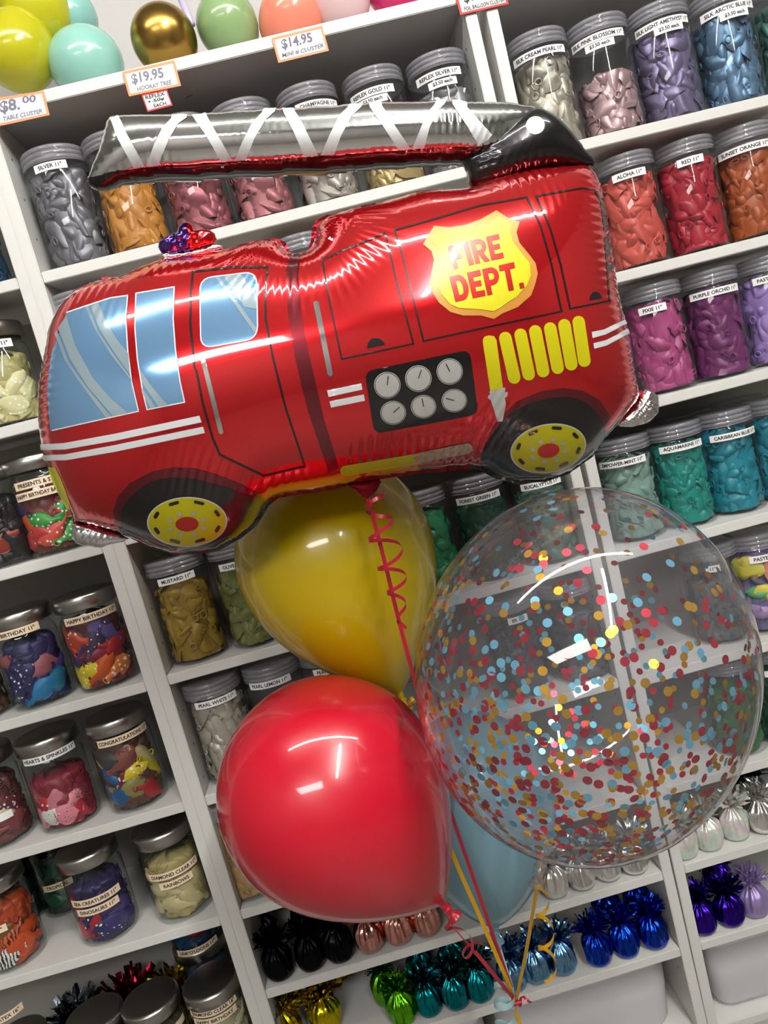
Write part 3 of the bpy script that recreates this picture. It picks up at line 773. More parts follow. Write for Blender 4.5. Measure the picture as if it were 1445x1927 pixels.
for i, (u, v) in enumerate([(815, 1920), (867, 1909), (913, 1894)]):
    weight('M', 'S9', u, v, TEAL, ['teal foil weight next to the lime green ones', 'teal foil weight in the middle of three in front', 'teal foil weight beside the aqua ribbon'][i], 'teal foil weights')
weight('M', 'S9', 800, 1845, TEAL, 'teal foil weight in the row behind, left', 'teal foil weights', yc=.12)
weight('M', 'S9', 860, 1830, TEAL, 'teal foil weight in the row behind, right', 'teal foil weights', yc=.12)
for i, (u, v) in enumerate([(976, 1874), (1020, 1857), (1070, 1841)]):
    weight('M', 'S9', u, v, LBL, ['pale blue foil weight behind the gathered ribbons', 'pale blue foil weight behind the yellow curl', 'pale blue foil weight next to the royal blue ones'][i], 'pale blue foil weights')
for i, (u, v) in enumerate([(1140, 1827), (1193, 1812), (1248, 1797)]):
    weight('M', 'S9', u, v, ROY, ['royal blue foil weight, leftmost of three', 'royal blue foil weight, middle of three', 'royal blue foil weight beside the bookcase post'][i], 'royal blue foil weights')
for i, (u, v) in enumerate([(1150, 1740), (1205, 1725)]):
    weight('M', 'S9', u, v, ROY, ['royal blue foil weight in the row behind, left', 'royal blue foil weight in the row behind, right'][i], 'royal blue foil weights', yc=.13)
for i, (u, v) in enumerate([(1302, 1624), (1349, 1606), (1400, 1586)]):
    weight('R', 'R7', u, v, irid(), ['iridescent clear foil weight beside the post', 'iridescent clear foil weight, middle of three', 'iridescent clear foil weight next to the silver one'][i], 'iridescent foil weights')
weight('R', 'R7', 1452, 1572, SIL, 'silver foil weight at the right frame edge beside iridescent ones', 'silver foil weight on the right')
weight('R', 'R7', 1420, 1520, GRYF, 'grey foil weight behind the iridescent ones', 'grey foil weights', yc=.12)
weight('R', 'R8', 1340, 1769, PURF, 'dark violet foil weight beside the bookcase post', 'dark violet foil weights')
weight('R', 'R8', 1390, 1751, PURF, 'dark violet foil weight next to the lavender one', 'dark violet foil weights')
weight('R', 'R8', 1360, 1690, PURF, 'dark violet foil weight in the row behind', 'dark violet foil weights', yc=.12)
weight('R', 'R8', 1436, 1732, LAV, 'lavender foil weight at the right frame edge', 'lavender foil weight')
weight('L', 'L8', 140, 1900, GRYF, 'slate grey foil weight behind the lids at lower left', 'grey foil weights', yc=.175, s=1.25, fs=1.45)
weight('L', 'L8', 240, 1880, MAR, 'wine red foil weight behind the lids at lower left', 'wine red foil weights', yc=.180, s=1.25, fs=1.5)
weight('L', 'L8', 322, 1850, GLD, 'gold foil weight behind the lids beside the post', 'yellow-gold foil weights', yc=.175, s=1.2, fs=1.45)

# ================================================================== BINS
BINM = pbr('bin_plastic', (206, 204, 208), .45)
def bin_(name, label, x0, x1, y0, y1, z0, z1, root_rot=0.0):
    r = empty(name, ((x0 + x1) / 2, (y0 + y1) / 2, z0), label, 'storage bin', 'white storage bins', (0, root_rot, 0))
    hx, hy, H = (x1 - x0) / 2, (y1 - y0) / 2, z1 - z0
    def ring(ins, z, rad, n=8):
        out = []
        for (sx, sy, a0) in ((1, 1, 0), (-1, 1, 90), (-1, -1, 180), (1, -1, 270)):
            for k in range(n):
                a = math.radians(a0 + 90 * k / (n - 1))
                out.append((sx * (hx - ins - rad) + rad * math.cos(a), sy * (hy - ins - rad) + rad * math.sin(a), z))
        return out
    rings = [ring(.028, 0, .02), ring(.018, .004, .028), ring(.012, .016, .032), ring(.005, H * .6, .034), ring(.003, H - .014, .034), ring(0, H - .012, .036), ring(0, H - .001, .036), ring(.0025, H, .034), ring(.006, H - .002, .034), ring(.016, .02, .03), ring(.03, .012, .02)]
    V = [p for q in rings for p in q]; n = len(rings[0])
    Fc = [(i * n + k, i * n + (k + 1) % n, (i + 1) * n + (k + 1) % n, (i + 1) * n + k) for i in range(len(rings) - 1) for k in range(n)]
    Fc.append(tuple(range(n - 1, -1, -1))); Fc.append(tuple((len(rings) - 1) * n + k for k in range(n)))
    mesh_obj('tub', V, Fc, BINM, r)
    return r
zb = S['S10']
xa = at(925, 1905, .02)[0]; xb = at(1262, 1830, .02)[0]
bin_('storage_bin', 'white plastic bin under the blue foil weights', xa, xb, .02, .265, zb, zb + .158)
xc = at(918, 1915, .02)[0]
bin_('storage_bin', 'white plastic bin just showing at the bottom centre edge', xc - .30, xc - .006, .02, .265, zb, zb + .150)
zr = r_z('R9', 1.0)
xa = at(1325, 1800, .01)[0]
bin_('storage_bin', 'white plastic bin at the lower right under violet weights', xa + .004, xa + .36, .012, .26, zr + .002, zr + .16, RT)

# ================================================================== TAGS AND TOP OF THE SHELF
def card(name, label, quad, Y, border, text, inkrgb, tilt=-.004, thick=.0012):
    """price card: quad px TL,TR,BR,BL; text lines [(string, x0,y0,x1,y1 in 0..1 of the card)]"""
    c = at(np.array([q[0] for q in quad], float), np.array([q[1] for q in quad], float), np.full(4, Y))
    ctr = c.mean(0)
    r = empty(name, ctr, label, 'price card', 'handwritten price cards on the shelf edge')
    P = c - ctr
    def bil(x, y, off):
        x = np.asarray(x, float)[..., None]; y = np.asarray(y, float)[..., None]
        q = P[3] * (1 - x) * (1 - y) + P[2] * x * (1 - y) + P[1] * x * y + P[0] * (1 - x) * y
        return q + np.array([0, off, 0])
    g = np.array([(0, 0), (1, 0), (1, 1), (0, 1)], float)
    F_ = bil(g[:, 0], g[:, 1], -thick); Bk = bil(g[:, 0], g[:, 1], 0)
    mesh_obj('border', list(F_) + list(Bk), [(0, 1, 2, 3), (7, 6, 5, 4), (0, 4, 5, 1), (1, 5, 6, 2), (2, 6, 7, 3), (3, 7, 4, 0)], border, r, False)
    bx, by = .045, .085
    q = bil([bx, 1 - bx, 1 - bx, bx], [by, by, 1 - by * 1.3, 1 - by * 1.3], -thick - .0003)
    pc = mesh_obj('paper', q, [(0, 1, 2, 3)], PAPER, r, False)
    ink = pbr('marker_%d_%d_%d' % inkrgb, inkrgb, .6)
    for (s, x0, y0, x1, y1, shear) in text:
        V2, F2 = text2d(s, .03)
        w, h = V2[:, 0].max(), V2[:, 1].max()
        xs = x0 + (V2[:, 0] + shear * V2[:, 1]) / (w + abs(shear) * h) * (x1 - x0); ys = y0 + V2[:, 1] / h * (y1 - y0)
        wob = .012 * np.sin(xs * 23)
        mesh_obj('handwriting', bil(xs, ys + wob, -thick - .0006), F2, ink, pc, False)
    return r
ORB, RDB = pbr('card_border_orange', (246, 150, 104), .6), pbr('card_border_red', (226, 52, 48), .6)
card('price_card', 'orange-edged price card reading $8.00 TABLE CLUSTER', [(-16, 187), (82, 171), (94, 217), (-6, 239)], -.003, ORB, [('$8.', .12, .38, .52, .88, .1), ('00', .56, .62, .84, .90, .1), ('TABLE CLUSTER', .14, .13, .90, .30, .15)], (110, 106, 128))
card('price_card', 'orange-edged price card reading $19.95 HOORAY TREE', [(230, 136), (328, 114), (341, 162), (243, 182)], -.003, ORB, [('$19.95', .12, .38, .75, .84, .1), ('HOORAY TREE', .18, .12, .85, .30, .15)], (120, 116, 134))
card('price_card', 'small red-edged card reading REFLEX + .50 EACH', [(266, 178), (314, 168), (325, 199), (278, 211)], -.0015, RDB, [('REFLEX', .10, .66, .88, .88, .1), ('+.50¢', .10, .38, .80, .60, .1), ('EACH.', .30, .12, .85, .32, .1)], (30, 26, 30))
card('price_card', 'orange-edged price card reading $14.95 MINI # CLUSTER', [(511, 72), (606, 49), (619, 96), (524, 119)], -.003, ORB, [('$14.95', .14, .42, .76, .86, .1), ('MINI # CLUSTER', .10, .14, .94, .32, .15)], (100, 96, 116))
card('price_card', 'red-edged price card reading FOIL BALLOON CLUSTER at the top edge', [(855, -12), (944, -34), (957, 8), (866, 29)], -.003, RDB, [('$19.95', .14, .42, .76, .86, .1), ('FOIL BALLOON CLUSTER', .10, .12, .94, .30, .15)], (30, 26, 30))

# inflated latex balloons -----------------------------------------------------------
def latex_mesh(R, Lt, blunt=1.0, n=64, m=44):
    prof = []
    for a in np.linspace(0, math.pi / 2, m // 2):
        prof.append((R * math.sin(a), R * math.cos(a)))
    for a in np.linspace(0, math.pi / 2, m)[1:]:
        c = math.cos(a)
        rr = R * max(c, 0) ** blunt
        if rr < .0068: break
        prof.append((rr, -Lt * math.sin(a)))
    z = prof[-1][1]
    prof += [(.0060, z - .003), (.0052, z - .007), (.0040, z - .010)]
    V, Fc = lathe(prof, n, False)
    zt = z - .010
    kn = [(.0005, zt + .001), (.0055, zt), (.0068, zt - .003), (.0055, zt - .006), (.0040, zt - .008), (.0065, zt - .013), (.0105, zt - .018), (.0110, zt - .0195), (.0098, zt - .0195), (.004, zt - .012)]
    return (V, Fc), lathe(kn, 24, False), zt
def latex_balloon(name, label, C, R, Lt, axis, mat, group=None, blunt=1.0, knot=True):
    """axis: direction from centre to neck (world)"""
    (V, Fc), (KV, KF), zt = latex_mesh(R, Lt, blunt)
    x, y, z = frame_from(-np.asarray(axis))
    M = np.stack([x, y, z], 1)
    r = empty(name, C, label, 'balloon', group)
    mesh_obj('skin', np.array(V) @ M.T, Fc, mat, r)
    if knot: mesh_obj('knot', np.array(KV) @ M.T, KF, mat, r)
    return np.asarray(C) + M @ np.array([0, 0, zt - .006])
def latexm(name, rgb, rough=.22, metal=0.0, coat=.25, glow=.06):
    if name in MATS: return MATS[name]
    m = pbr(name, rgb, rough, metal, .5, coat)
    if glow:        # thin rubber lets some light through
        nt = m.node_tree; b = nt.nodes['Principled BSDF']; out = nt.nodes['Material Output']
        tl = nt.nodes.new('ShaderNodeBsdfTranslucent'); tl.inputs[0].default_value = lin(rgb)
        mx = nt.nodes.new('ShaderNodeMixShader'); mx.inputs[0].default_value = glow
        nt.links.new(b.outputs[0], mx.inputs[1]); nt.links.new(tl.outputs[0], mx.inputs[2]); nt.links.new(mx.outputs[0], out.inputs[0])
    return m
TB = [('yellow-green balloon in front at the top left corner', 35, 100, 68, .074, (186, 182, 30), (0.3, .2, .9), 0),
      ('yellow-green balloon touching the top frame edge', 65, 16, 66, .10, (190, 184, 34), (.2, .2, -.9), 0),
      ('pale aqua balloon resting on the top shelf beside the yellow-green one', 165, 121, 66, .076, (146, 200, 186), (-.5, .4, .3), 0),
      ('pale aqua balloon behind, at the top frame edge', 128, 36, 54, .135, (142, 196, 186), (-.3, .6, .2), 0),
      ('orange red balloon peeping in at the top left edge', -30, 12, 46, .14, (226, 82, 50), (0, 1, .1), 0),
      ('gold chrome balloon on the top shelf', 308, 73, 60, .075, (168, 134, 66), (.2, .3, -.95), 1),
      ('sage green balloon on the top shelf beside the gold one', 427, 46, 57, .090, (140, 170, 116), (.2, .2, -.9), 0),
      ('peach balloon on the top shelf behind the $14.95 card', 550, 32, 60, .078, (240, 140, 116), (-.6, .3, -.5), 0),
      ('pale pink balloon beside the peach one at the top edge', 627, -16, 66, .080, (236, 206, 208), (.3, .2, -.8), 0),
      ('magenta balloon at the top frame edge beside the pale pink one', 742, -40, 62, .085, (226, 40, 120), (.4, .3, -.8), 0)]
for (lab, u, v, rp, Y, rgb, ax, ch) in TB:
    C = at(u, v, Y); R = rp * depth(C) / F_PX
    m = pbr('gold_chrome_latex', (176, 140, 70), .26, 1.0) if ch else latexm('latex_skin_%d_%d_%d' % rgb, rgb, .2)
    latex_balloon('balloon', lab, C, R, R * 1.18, ax, m, 'small balloons on top of the bookcase')
# lilac balloon stick
p0, p1 = at(338, -8, .14), at(361, 46, .10)
d = p1 - p0; x, y, z = frame_from(d); ln = np.linalg.norm(d)
V, Fc = lathe([(.0, 0), (.006, .001), (.006, ln), (0, ln + .001)], 14, False)
tag(mesh_obj('balloon_stick', np.array(V) @ np.stack([x, y, z], 1).T, Fc, pbr('lilac_plastic', (196, 186, 216), .35), loc=tuple(p0)), 'lilac balloon stick standing between the gold and sage balloons', 'balloon stick')

# ================================================================== FOIL FIRE TRUCK
def inside(poly, X, Y):
    poly = np.asarray(poly, float)
    r = np.zeros(X.shape, bool)
    x1, y1 = poly[-1]
    for x2, y2 in poly:
        c = ((y1 > Y) != (y2 > Y))
        if y1 != y2:
            r ^= c & (X < (x2 - x1) * (Y - y1) / (y2 - y1) + x1)
        x1, y1 = x2, y2
    return r
def densify(poly, step, closed=True):
    poly = [np.asarray(p, float) for p in poly]
    out = []
    n = len(poly)
    for i in range(n if closed else n - 1):
        a, b = poly[i], poly[(i + 1) % n]
        k = max(1, int(np.linalg.norm(b - a) / step))
        for j in range(k): out.append(a + (b - a) * j / k)
    if not closed: out.append(poly[-1])
    return np.array(out)
def chaikin(poly, it=2, closed=True):
    p = np.asarray(poly, float)
    for _ in range(it):
        if closed: q = np.roll(p, -1, 0)
        else: q = p[1:]; p0 = p[:1]; pe = p[-1:]; p = p[:-1]
        a = .75 * p + .25 * q; b = .25 * p + .75 * q
        r = np.empty((2 * len(a), 2)); r[0::2] = a; r[1::2] = b
        p = r if closed else np.vstack([p0, r, pe])
    return p
def poisson(mask, it=160):
    def solve(msk, init, iters, h2):
        phi = init * msk
        ii, jj = np.indices(msk.shape)
        odd = ((ii + jj) % 2 == 1) & msk; even = ((ii + jj) % 2 == 0) & msk
        w = 1.85
        for k in range(iters):
            for c in (odd, even):
                s = np.zeros_like(phi)
                s[1:-1, 1:-1] = (phi[2:, 1:-1] + phi[:-2, 1:-1] + phi[1:-1, 2:] + phi[1:-1, :-2] + h2) / 4
                phi = np.where(c, phi + w * (s - phi), phi)
        return phi
    phi = None
    for f in (4, 2, 1):
        m = mask[::f, ::f]
        if phi is None: init = np.zeros(m.shape)
        else:
            init = np.repeat(np.repeat(phi, 2, 0), 2, 1)
            pad = np.zeros(m.shape); a = min(m.shape[0], init.shape[0]); b = min(m.shape[1], init.shape[1]); pad[:a, :b] = init[:a, :b]; init = pad
        phi = solve(m, init, it, float(f * f))
    return phi
class Pillow:
    """a two-skinned foil shape blown up from a flat outline (view pixels on the seam plane Y0)"""
    def __init__(self, outline, Y0, k, step=4, ripples=(), base_rip=.0006, lam=15.0, fit=True, seed=1):
        self.Y0, self.k, self.step, self.rip, self.base_rip, self.lam, self.seed = Y0, k, step, ripples, base_rip, lam, seed
        target = densify(outline, 8)
        out = target.copy()
        if fit:
            for _ in range(3):
                self.build(out, max(step, 6), False)
                ctr = out
                nx = np.roll(ctr, -1, 0) - np.roll(ctr, 1, 0)
                area = .5 * np.sum(ctr[:, 0] * np.roll(ctr[:, 1], -1) - np.roll(ctr[:, 0], -1) * ctr[:, 1])
                nrm = np.stack([nx[:, 1], -nx[:, 0]], 1) * (1 if area > 0 else -1)
                nrm /= np.linalg.norm(nrm, axis=1)[:, None] + 1e-9
                best = np.zeros(len(ctr))
                for t in np.arange(0, 70, 3.0):
                    q = ctr - nrm * t
                    s = self.view(q)
                    e = np.sum((s - target) * nrm, 1)
                    best = e if t == 0 else np.maximum(best, e)
                best = np.clip(best, -6, 40)
                ker = np.ones(5) / 5
                best = np.convolve(np.r_[best[-2:], best, best[:2]], ker, 'valid')
                out = out - nrm * best[:, None] * .8
        self.outline = out
        self.build(out, step, True)
    def build(self, out, step, ripple):
        lo = np.floor(out.min(0) / step) * step - 2 * step; hi = np.ceil(out.max(0) / step) * step + 2 * step
        self.lo, self.st = lo, step
        xs = np.arange(lo[0], hi[0] + step, step); ys = np.arange(lo[1], hi[1] + step, step)
        self.xs, self.ys = xs, ys
        X, Yv = np.meshgrid(xs, ys, indexing='ij')
        self.mask = inside(out, X, Yv)
        phi = poisson(self.mask) * step * step
        ctr = at(out[:, 0].mean(), out[:, 1].mean(), self.Y0)
        self.pxm = depth(ctr) / F_PX
        h = self.k * np.sqrt(np.maximum(phi, 0)) * self.pxm
        if ripple:
            D, Sx = self.dist(out, X, Yv)
            noise = fbm(np.stack([X, Yv], -1) * .02, self.seed, 4)
            amp = self.base_rip * np.exp(-D / 22.0) * (1 + .5 * noise)
            dh = amp * np.sin(2 * math.pi * Sx / self.lam + 1.5 * noise)
            for (cx, cy, N, A, r0, r1, kind) in self.rip:
                dx, dy = X - cx, Yv - cy
                rr = np.hypot(dx, dy)
                if kind == 'fan':
                    th = np.arctan2(dy, dx)
                    dh += A * smoothstep(rr, 12, 50) * (1 - smoothstep(rr, r0, r1)) * np.sin(N * th + 1.1 * noise)
                else:       # pleats across the edge, along y (horizontal ridges) or x
                    ax, ay = N
                    g = np.exp(-(dx / r0) ** 2 - (dy / r1) ** 2)
                    dh += A * g * np.sin(2 * math.pi * (dx * ax + dy * ay) + 1.2 * noise)
            h = np.maximum(h + dh * smoothstep(h, .002, .02), 0) * self.mask
        self.h = h
    def dist(self, out, X, Yv):
        poly = densify(out, 3)
        seg = np.r_[0, np.cumsum(np.linalg.norm(np.diff(poly, axis=0), axis=1))]
        Q = np.stack([X.ravel(), Yv.ravel()], 1)
        D = np.full(len(Q), 1e9); I = np.zeros(len(Q), int)
        for a in range(0, len(poly), 60):
            d2 = ((Q[:, None, :] - poly[None, a:a + 60]) ** 2).sum(-1)
            j = d2.argmin(1); dm = d2[np.arange(len(Q)), j]
            up = dm < D
            D = np.where(up, dm, D); I = np.where(up, j + a, I)
        return np.sqrt(D).reshape(X.shape), seg[I].reshape(X.shape)
    def H(self, q):
        q = np.asarray(q, float)
        gx = np.clip((q[..., 0] - self.lo[0]) / self.st, 0, len(self.xs) - 1.001); gy = np.clip((q[..., 1] - self.lo[1]) / self.st, 0, len(self.ys) - 1.001)
        i = gx.astype(int); j = gy.astype(int); a = gx - i; b = gy - j
        h = self.h
        return h[i, j] * (1 - a) * (1 - b) + h[i + 1, j] * a * (1 - b) + h[i, j + 1] * (1 - a) * b + h[i + 1, j + 1] * a * b
    def world(self, q, lift=0.0):
        P = at(q[..., 0], q[..., 1], np.full(q.shape[:-1], self.Y0))
        P[..., 1] -= self.H(q) + lift
        return P
    def view(self, q):
        return proj(self.world(np.asarray(q, float)))
    def seam(self, p):
        """view pixel on the skin -> pixel on the seam plane"""
        p = np.asarray(p, float); q = p.copy()
        for _ in range(14):
            h = self.H(q)
            P = at(p[..., 0], p[..., 1], self.Y0 - h)
            P[..., 1] = self.Y0
            q = q + .8 * (proj(P) - q)
        return q
    def mesh(self, name, mats, parent, midx=None, back=True):
        nx, ny = self.mask.shape
        m = self.mask
        cell = m[:-1, :-1] | m[1:, :-1] | m[:-1, 1:] | m[1:, 1:]
        used = np.zeros((nx, ny), bool)
        used[:-1, :-1] |= cell; used[1:, :-1] |= cell; used[:-1, 1:] |= cell; used[1:, 1:] |= cell
        idx = -np.ones((nx, ny), int); idx[used] = np.arange(used.sum())
        X, Yv = np.meshgrid(self.xs, self.ys, indexing='ij')
        Q = np.stack([X[used], Yv[used]], 1)
        ins = m[used]
        # pull the outer ring onto the outline
        poly = densify(self.outline, 1.5)
        o = np.where(~ins)[0]
        for s in range(0, len(o), 400):
            oo = o[s:s + 400]
            d2 = ((Q[oo][:, None] - poly[None]) ** 2).sum(-1)
            Q[oo] = poly[d2.argmin(1)]
        hv = self.h[used]; hv[~ins] = 0
        P = at(Q[:, 0], Q[:, 1], np.full(len(Q), self.Y0))
        Fp = P.copy(); Fp[:, 1] -= hv
        Bp = P.copy(); Bp[:, 1] += hv
        ci, cj = np.where(cell)
        a, b, c, d = idx[ci, cj], idx[ci + 1, cj], idx[ci + 1, cj + 1], idx[ci, cj + 1]
        F1 = np.stack([a, d, c, b], 1)
        fc = [tuple(f) for f in F1]
        V = Fp
        mi = [0] * len(fc) if midx is None else list(midx(.25 * (Q[a] + Q[b] + Q[c] + Q[d])))
        if back:
            n0 = len(Fp)
            bmap = np.where(ins, np.arange(len(Q)) + n0, np.arange(len(Q)))
            V = np.vstack([Fp, Bp])
            F2 = np.stack([bmap[a], bmap[b], bmap[c], bmap[d]], 1)
            fc += [tuple(f) for f in F2]; mi = mi + mi
        ok = [len(set(f)) == 4 for f in fc]
        fc = [f for f, k in zip(fc, ok) if k]; mi = [x for x, k in zip(mi, ok) if k]
        ob = mesh_obj(name, V, fc, mats, parent, True, mi)
        return ob
    def decal(self, name, polys, mat, parent, lift=.0006, view=True, tris=None, label=None):
        """printed shapes lying on the front skin; polys: list of pixel polygons"""
        bm = bmesh.new()
        if tris is None:
            for pl in polys:
                pl = densify(pl, 7)
                q = self.seam(pl) if view else pl
                vs = [bm.verts.new((p[0], p[1], 0)) for p in q]
                try: bm.faces.new(vs)
                except ValueError: pass
            bm.normal_update()
            bmesh.ops.triangulate(bm, faces=bm.faces[:], ngon_method='EAR_CLIP')
        else:
            V2, F2 = tris
            q = self.seam(V2)
            vs = [bm.verts.new((p[0], p[1], 0)) for p in q]
            for f in F2:
                try: bm.faces.new([vs[i] for i in f])
                except ValueError: pass
            bm.normal_update()
            bmesh.ops.triangulate(bm, faces=bm.faces[:])
        co = np.array([v.co[:2] for v in bm.verts])
        st = self.st
        for axis, n in ((0, (1, 0, 0)), (1, (0, 1, 0))):
            l0 = math.ceil((co[:, axis].min() - self.lo[axis]) / st); l1 = math.floor((co[:, axis].max() - self.lo[axis]) / st)
            for k in range(l0, l1 + 1):
                c = self.lo[axis] + k * st
                pt = (c, 0, 0) if axis == 0 else (0, c, 0)
                bmesh.ops.bisect_plane(bm, geom=bm.verts[:] + bm.edges[:] + bm.faces[:], dist=1e-4, plane_co=pt, plane_no=n)
        Q = np.array([v.co[:2] for v in bm.verts])
        bm.verts.index_update()
        fc = [tuple(v.index for v in f.verts) for f in bm.faces]
        bm.free()
        P = self.world(Q, lift)
        o = mesh_obj(name, P, fc, mat, parent, True)
        me = o.data
        nz = sum(p.normal.y * p.area for p in me.polygons)
        if nz > 0: me.flip_normals()
        if label: o['label'] = label
        return o
    def strokes(self, name, lines, w, mat, parent, lift=.0006, closed=False, **kw):
        polys = []
        for ln in lines:
            p = np.asarray(ln, float)
            n = len(p)
            for i in range(n if closed else n - 1):
                a, b = p[i], p[(i + 1) % n]
                d = (b - a) / (np.linalg.norm(b - a) + 1e-9); s = np.array([-d[1], d[0]]) * w / 2
                a2, b2 = a - d * w * .4, b + d * w * .4
                polys.append([a2 - s, b2 - s, b2 + s, a2 + s])
        return self.decal(name, polys, mat, parent, lift, **kw)
    def flange(self, name, mat, parent, width=7.0, pick=None):
        o = densify(self.outline, 5)
        n = len(o)
        t = np.roll(o, -1, 0) - np.roll(o, 1, 0)
        area = .5 * np.sum(o[:, 0] * np.roll(o[:, 1], -1) - np.roll(o[:, 0], -1) * o[:, 1])
        nr = np.stack([t[:, 1], -t[:, 0]], 1) * (1 if area > 0 else -1)
        nr /= np.linalg.norm(nr, axis=1)[:, None] + 1e-9
        V = []
        for j, f in enumerate((-.5, .35, 1.0)):
            q = o + nr * width * f
            P = at(q[:, 0], q[:, 1], np.full(n, self.Y0))
            P[:, 1] += (.0012 * np.sin(np.arange(n) * 1.9 + j) + .0008 * np.sin(np.arange(n) * .7)) * max(f, 0)
            V.append(P)
        V = np.vstack(V)
        Fc = [(j * n + i, j * n + (i + 1) % n, (j + 1) * n + (i + 1) % n, (j + 1) * n + i) for j in range(2) for i in range(n)]
        mi = None if pick is None else list(pick(o)) * 2
        return mesh_obj(name, V, Fc, mat, parent, True, mi)
def circle(c, a, b=None, rot=0.0, n=40):
    b = a if b is None else b
    t = np.linspace(0, 2 * math.pi, n, endpoint=False)
    x, y = a * np.cos(t), b * np.sin(t)
    return np.stack([c[0] + x * math.cos(rot) - y * math.sin(rot), c[1] + x * math.sin(rot) + y * math.cos(rot)], 1)
def capsule(a, b, w, n=8):
    a, b = np.asarray(a, float), np.asarray(b, float)
    d = (b - a) / np.linalg.norm(b - a); s = np.array([-d[1], d[0]]); r = w / 2
    a2, b2 = a + d * r, b - d * r
    t = np.linspace(-math.pi / 2, math.pi / 2, n)
    return np.array([b2 + r * (d * math.cos(x) + s * math.sin(x)) for x in t] + [a2 + r * (-d * math.cos(x) - s * math.sin(x)) for x in t])
def rrect(q, rad, n=6):
    q = [np.asarray(p, float) for p in q]; out = []
    for i in range(4):
        p, a, b = q[i], q[i - 1], q[(i + 1) % 4]
        u = (a - p) / np.linalg.norm(a - p); v = (b - p) / np.linalg.norm(b - p)
        for t in np.linspace(0, 1, n):
            out.append((1 - t) ** 2 * (p + u * rad) + 2 * t * (1 - t) * p + t * t * (p + v * rad))
    return np.array(out)
def foilmat(name, rgb, rough=.18, metal=.85):
    return pbr(name, rgb, rough, metal, .5, coat=1.0, coat_r=.03)
TRED = foilmat('truck_red_foil', (214, 24, 32), .15, .72)
TBLK = foilmat('truck_black_foil', (16, 15, 16), .30, .5)
TMAR = foilmat('truck_maroon_foil', (118, 22, 36), .27, .8)
TYEL = pbr('truck_yellow_print', (202, 194, 6), .42, .15, coat=.25, coat_r=.22)
TGLD = pbr('truck_gold_print', (190, 130, 46), .42, .15, coat=.25, coat_r=.22)
TBLU = pbr('truck_window_print', (122, 168, 210), .14, .55, coat=1.0, coat_r=.03)
TGLR = pbr('truck_window_glare', (168, 190, 200), .14, .5, coat=1.0, coat_r=.03)
TWHT = pbr('truck_white_print', (214, 218, 220), .40, .1, coat=.5, coat_r=.07)
TSIL = pbr('truck_silver_foil', (226, 226, 226), .09, 1.0)
TSIL2 = pbr('truck_satin_silver', (200, 200, 196), .28, .45, coat=.4, coat_r=.07)
YT = -.36
BODY = [(83, 663), (91.5, 616), (109.5, 577), (141, 547), (166, 534), (197, 524.6), (224, 522), (249, 508), (280, 495.5), (305, 487), (354, 480), (424, 468), (469, 455), (491, 453), (519, 453), (533, 459), (544, 473), (556, 478), (569, 475.5), (583, 466), (591, 452), (594, 430), (599, 419), (616, 408), (649, 397), (677, 388), (704.5, 382), (750, 371), (791.5, 358), (819, 354), (883, 353), (916, 340.5), (960, 327), (1016, 316), (1077, 310), (1104, 309), (1124, 329.5), (1137.5, 374), (1146, 429), (1150, 462), (1158, 510), (1165, 550), (1170, 575), (1176, 597), (1184, 622), (1190, 659), (1194, 693), (1200, 727), (1206, 742), (1190, 768), (1160, 800), (1133, 830), (1114.5, 858), (1068, 888), (1024, 902), (974, 905), (931, 892), (906, 877), (893, 876), (800, 884), (718, 896), (660, 909), (591, 922), (522, 932), (500, 948), (478, 985), (450, 1008), (410, 1031), (377, 1037), (327, 1040), (285, 1029), (249, 1013), (227, 1003), (199.5, 996), (166, 987), (141, 987), (133, 957), (114, 938), (103, 905), (91.5, 883), (79, 855), (74, 827), (70, 783), (71, 728), (75, 704)]
rip = [(556, 420, 74, .0019, 60, 210, 'fan'),
       (1118, 480, (0.0, 1 / 17.0), .0022, 42, 120, 'p'), (1160, 690, (0.0, 1 / 15.0), .0016, 30, 70, 'p'),
       (108, 735, (0.01, 1 / 16.0), .0017, 28, 75, 'p'), (960, 360, (1 / 17.0, 0), .0014, 70, 45, 'p'),
       (800, 850, (1 / 15.0, 0), .0014, 110, 26, 'p'), (450, 885, (1 / 16.0, .02), .0012, 90, 40, 'p'), (200, 555, (1 / 17.0, .01), .0012, 60, 40, 'p'), (300, 510, (1 / 16.0, .01), .0008, 80, 30, 'p'), (905, 800, (1 / 16.0, .03), .0010, 40, 60, 'p')]
TYRE_F = [(227, 966), (231, 955), (237, 946), (244, 937), (257, 925), (271.5, 914.5), (285, 907), (299, 902), (313, 900), (327, 899), (354, 900), (375, 903), (396, 909), (425, 917), (450, 925.6), (480, 936), (506, 944), (488, 970), (470, 990), (450, 1005), (410, 1029), (377, 1036), (327, 1040), (285, 1028), (249, 1012), (232, 1003), (228, 985)]
TYRE_R = [(903, 864), (909, 846), (918, 829), (930, 812), (943, 796), (957, 783), (974, 771), (992, 761), (1012, 754), (1030, 750), (1049, 748), (1066, 747), (1080, 749), (1096, 755), (1111, 765), (1122, 776), (1130, 787), (1137, 805), (1136, 822), (1126, 842), (1113, 858), (1068, 888), (1024, 902), (974, 905), (931, 892), (908, 878)]
body = Pillow(BODY, YT, 1.25, 4, rip)
tc = at(640, 930, YT)
truck = empty('fire_truck_balloon', tc, 'big red foil balloon shaped as a fire truck with silver ladder', 'foil balloon')
tr_mw = Matrix.Translation(Vector(tc))
def under(o):
    """keep world placement when parenting to the truck root"""
    me = o.data
    me.transform(Matrix.Translation(-Vector(tc)))
    return o
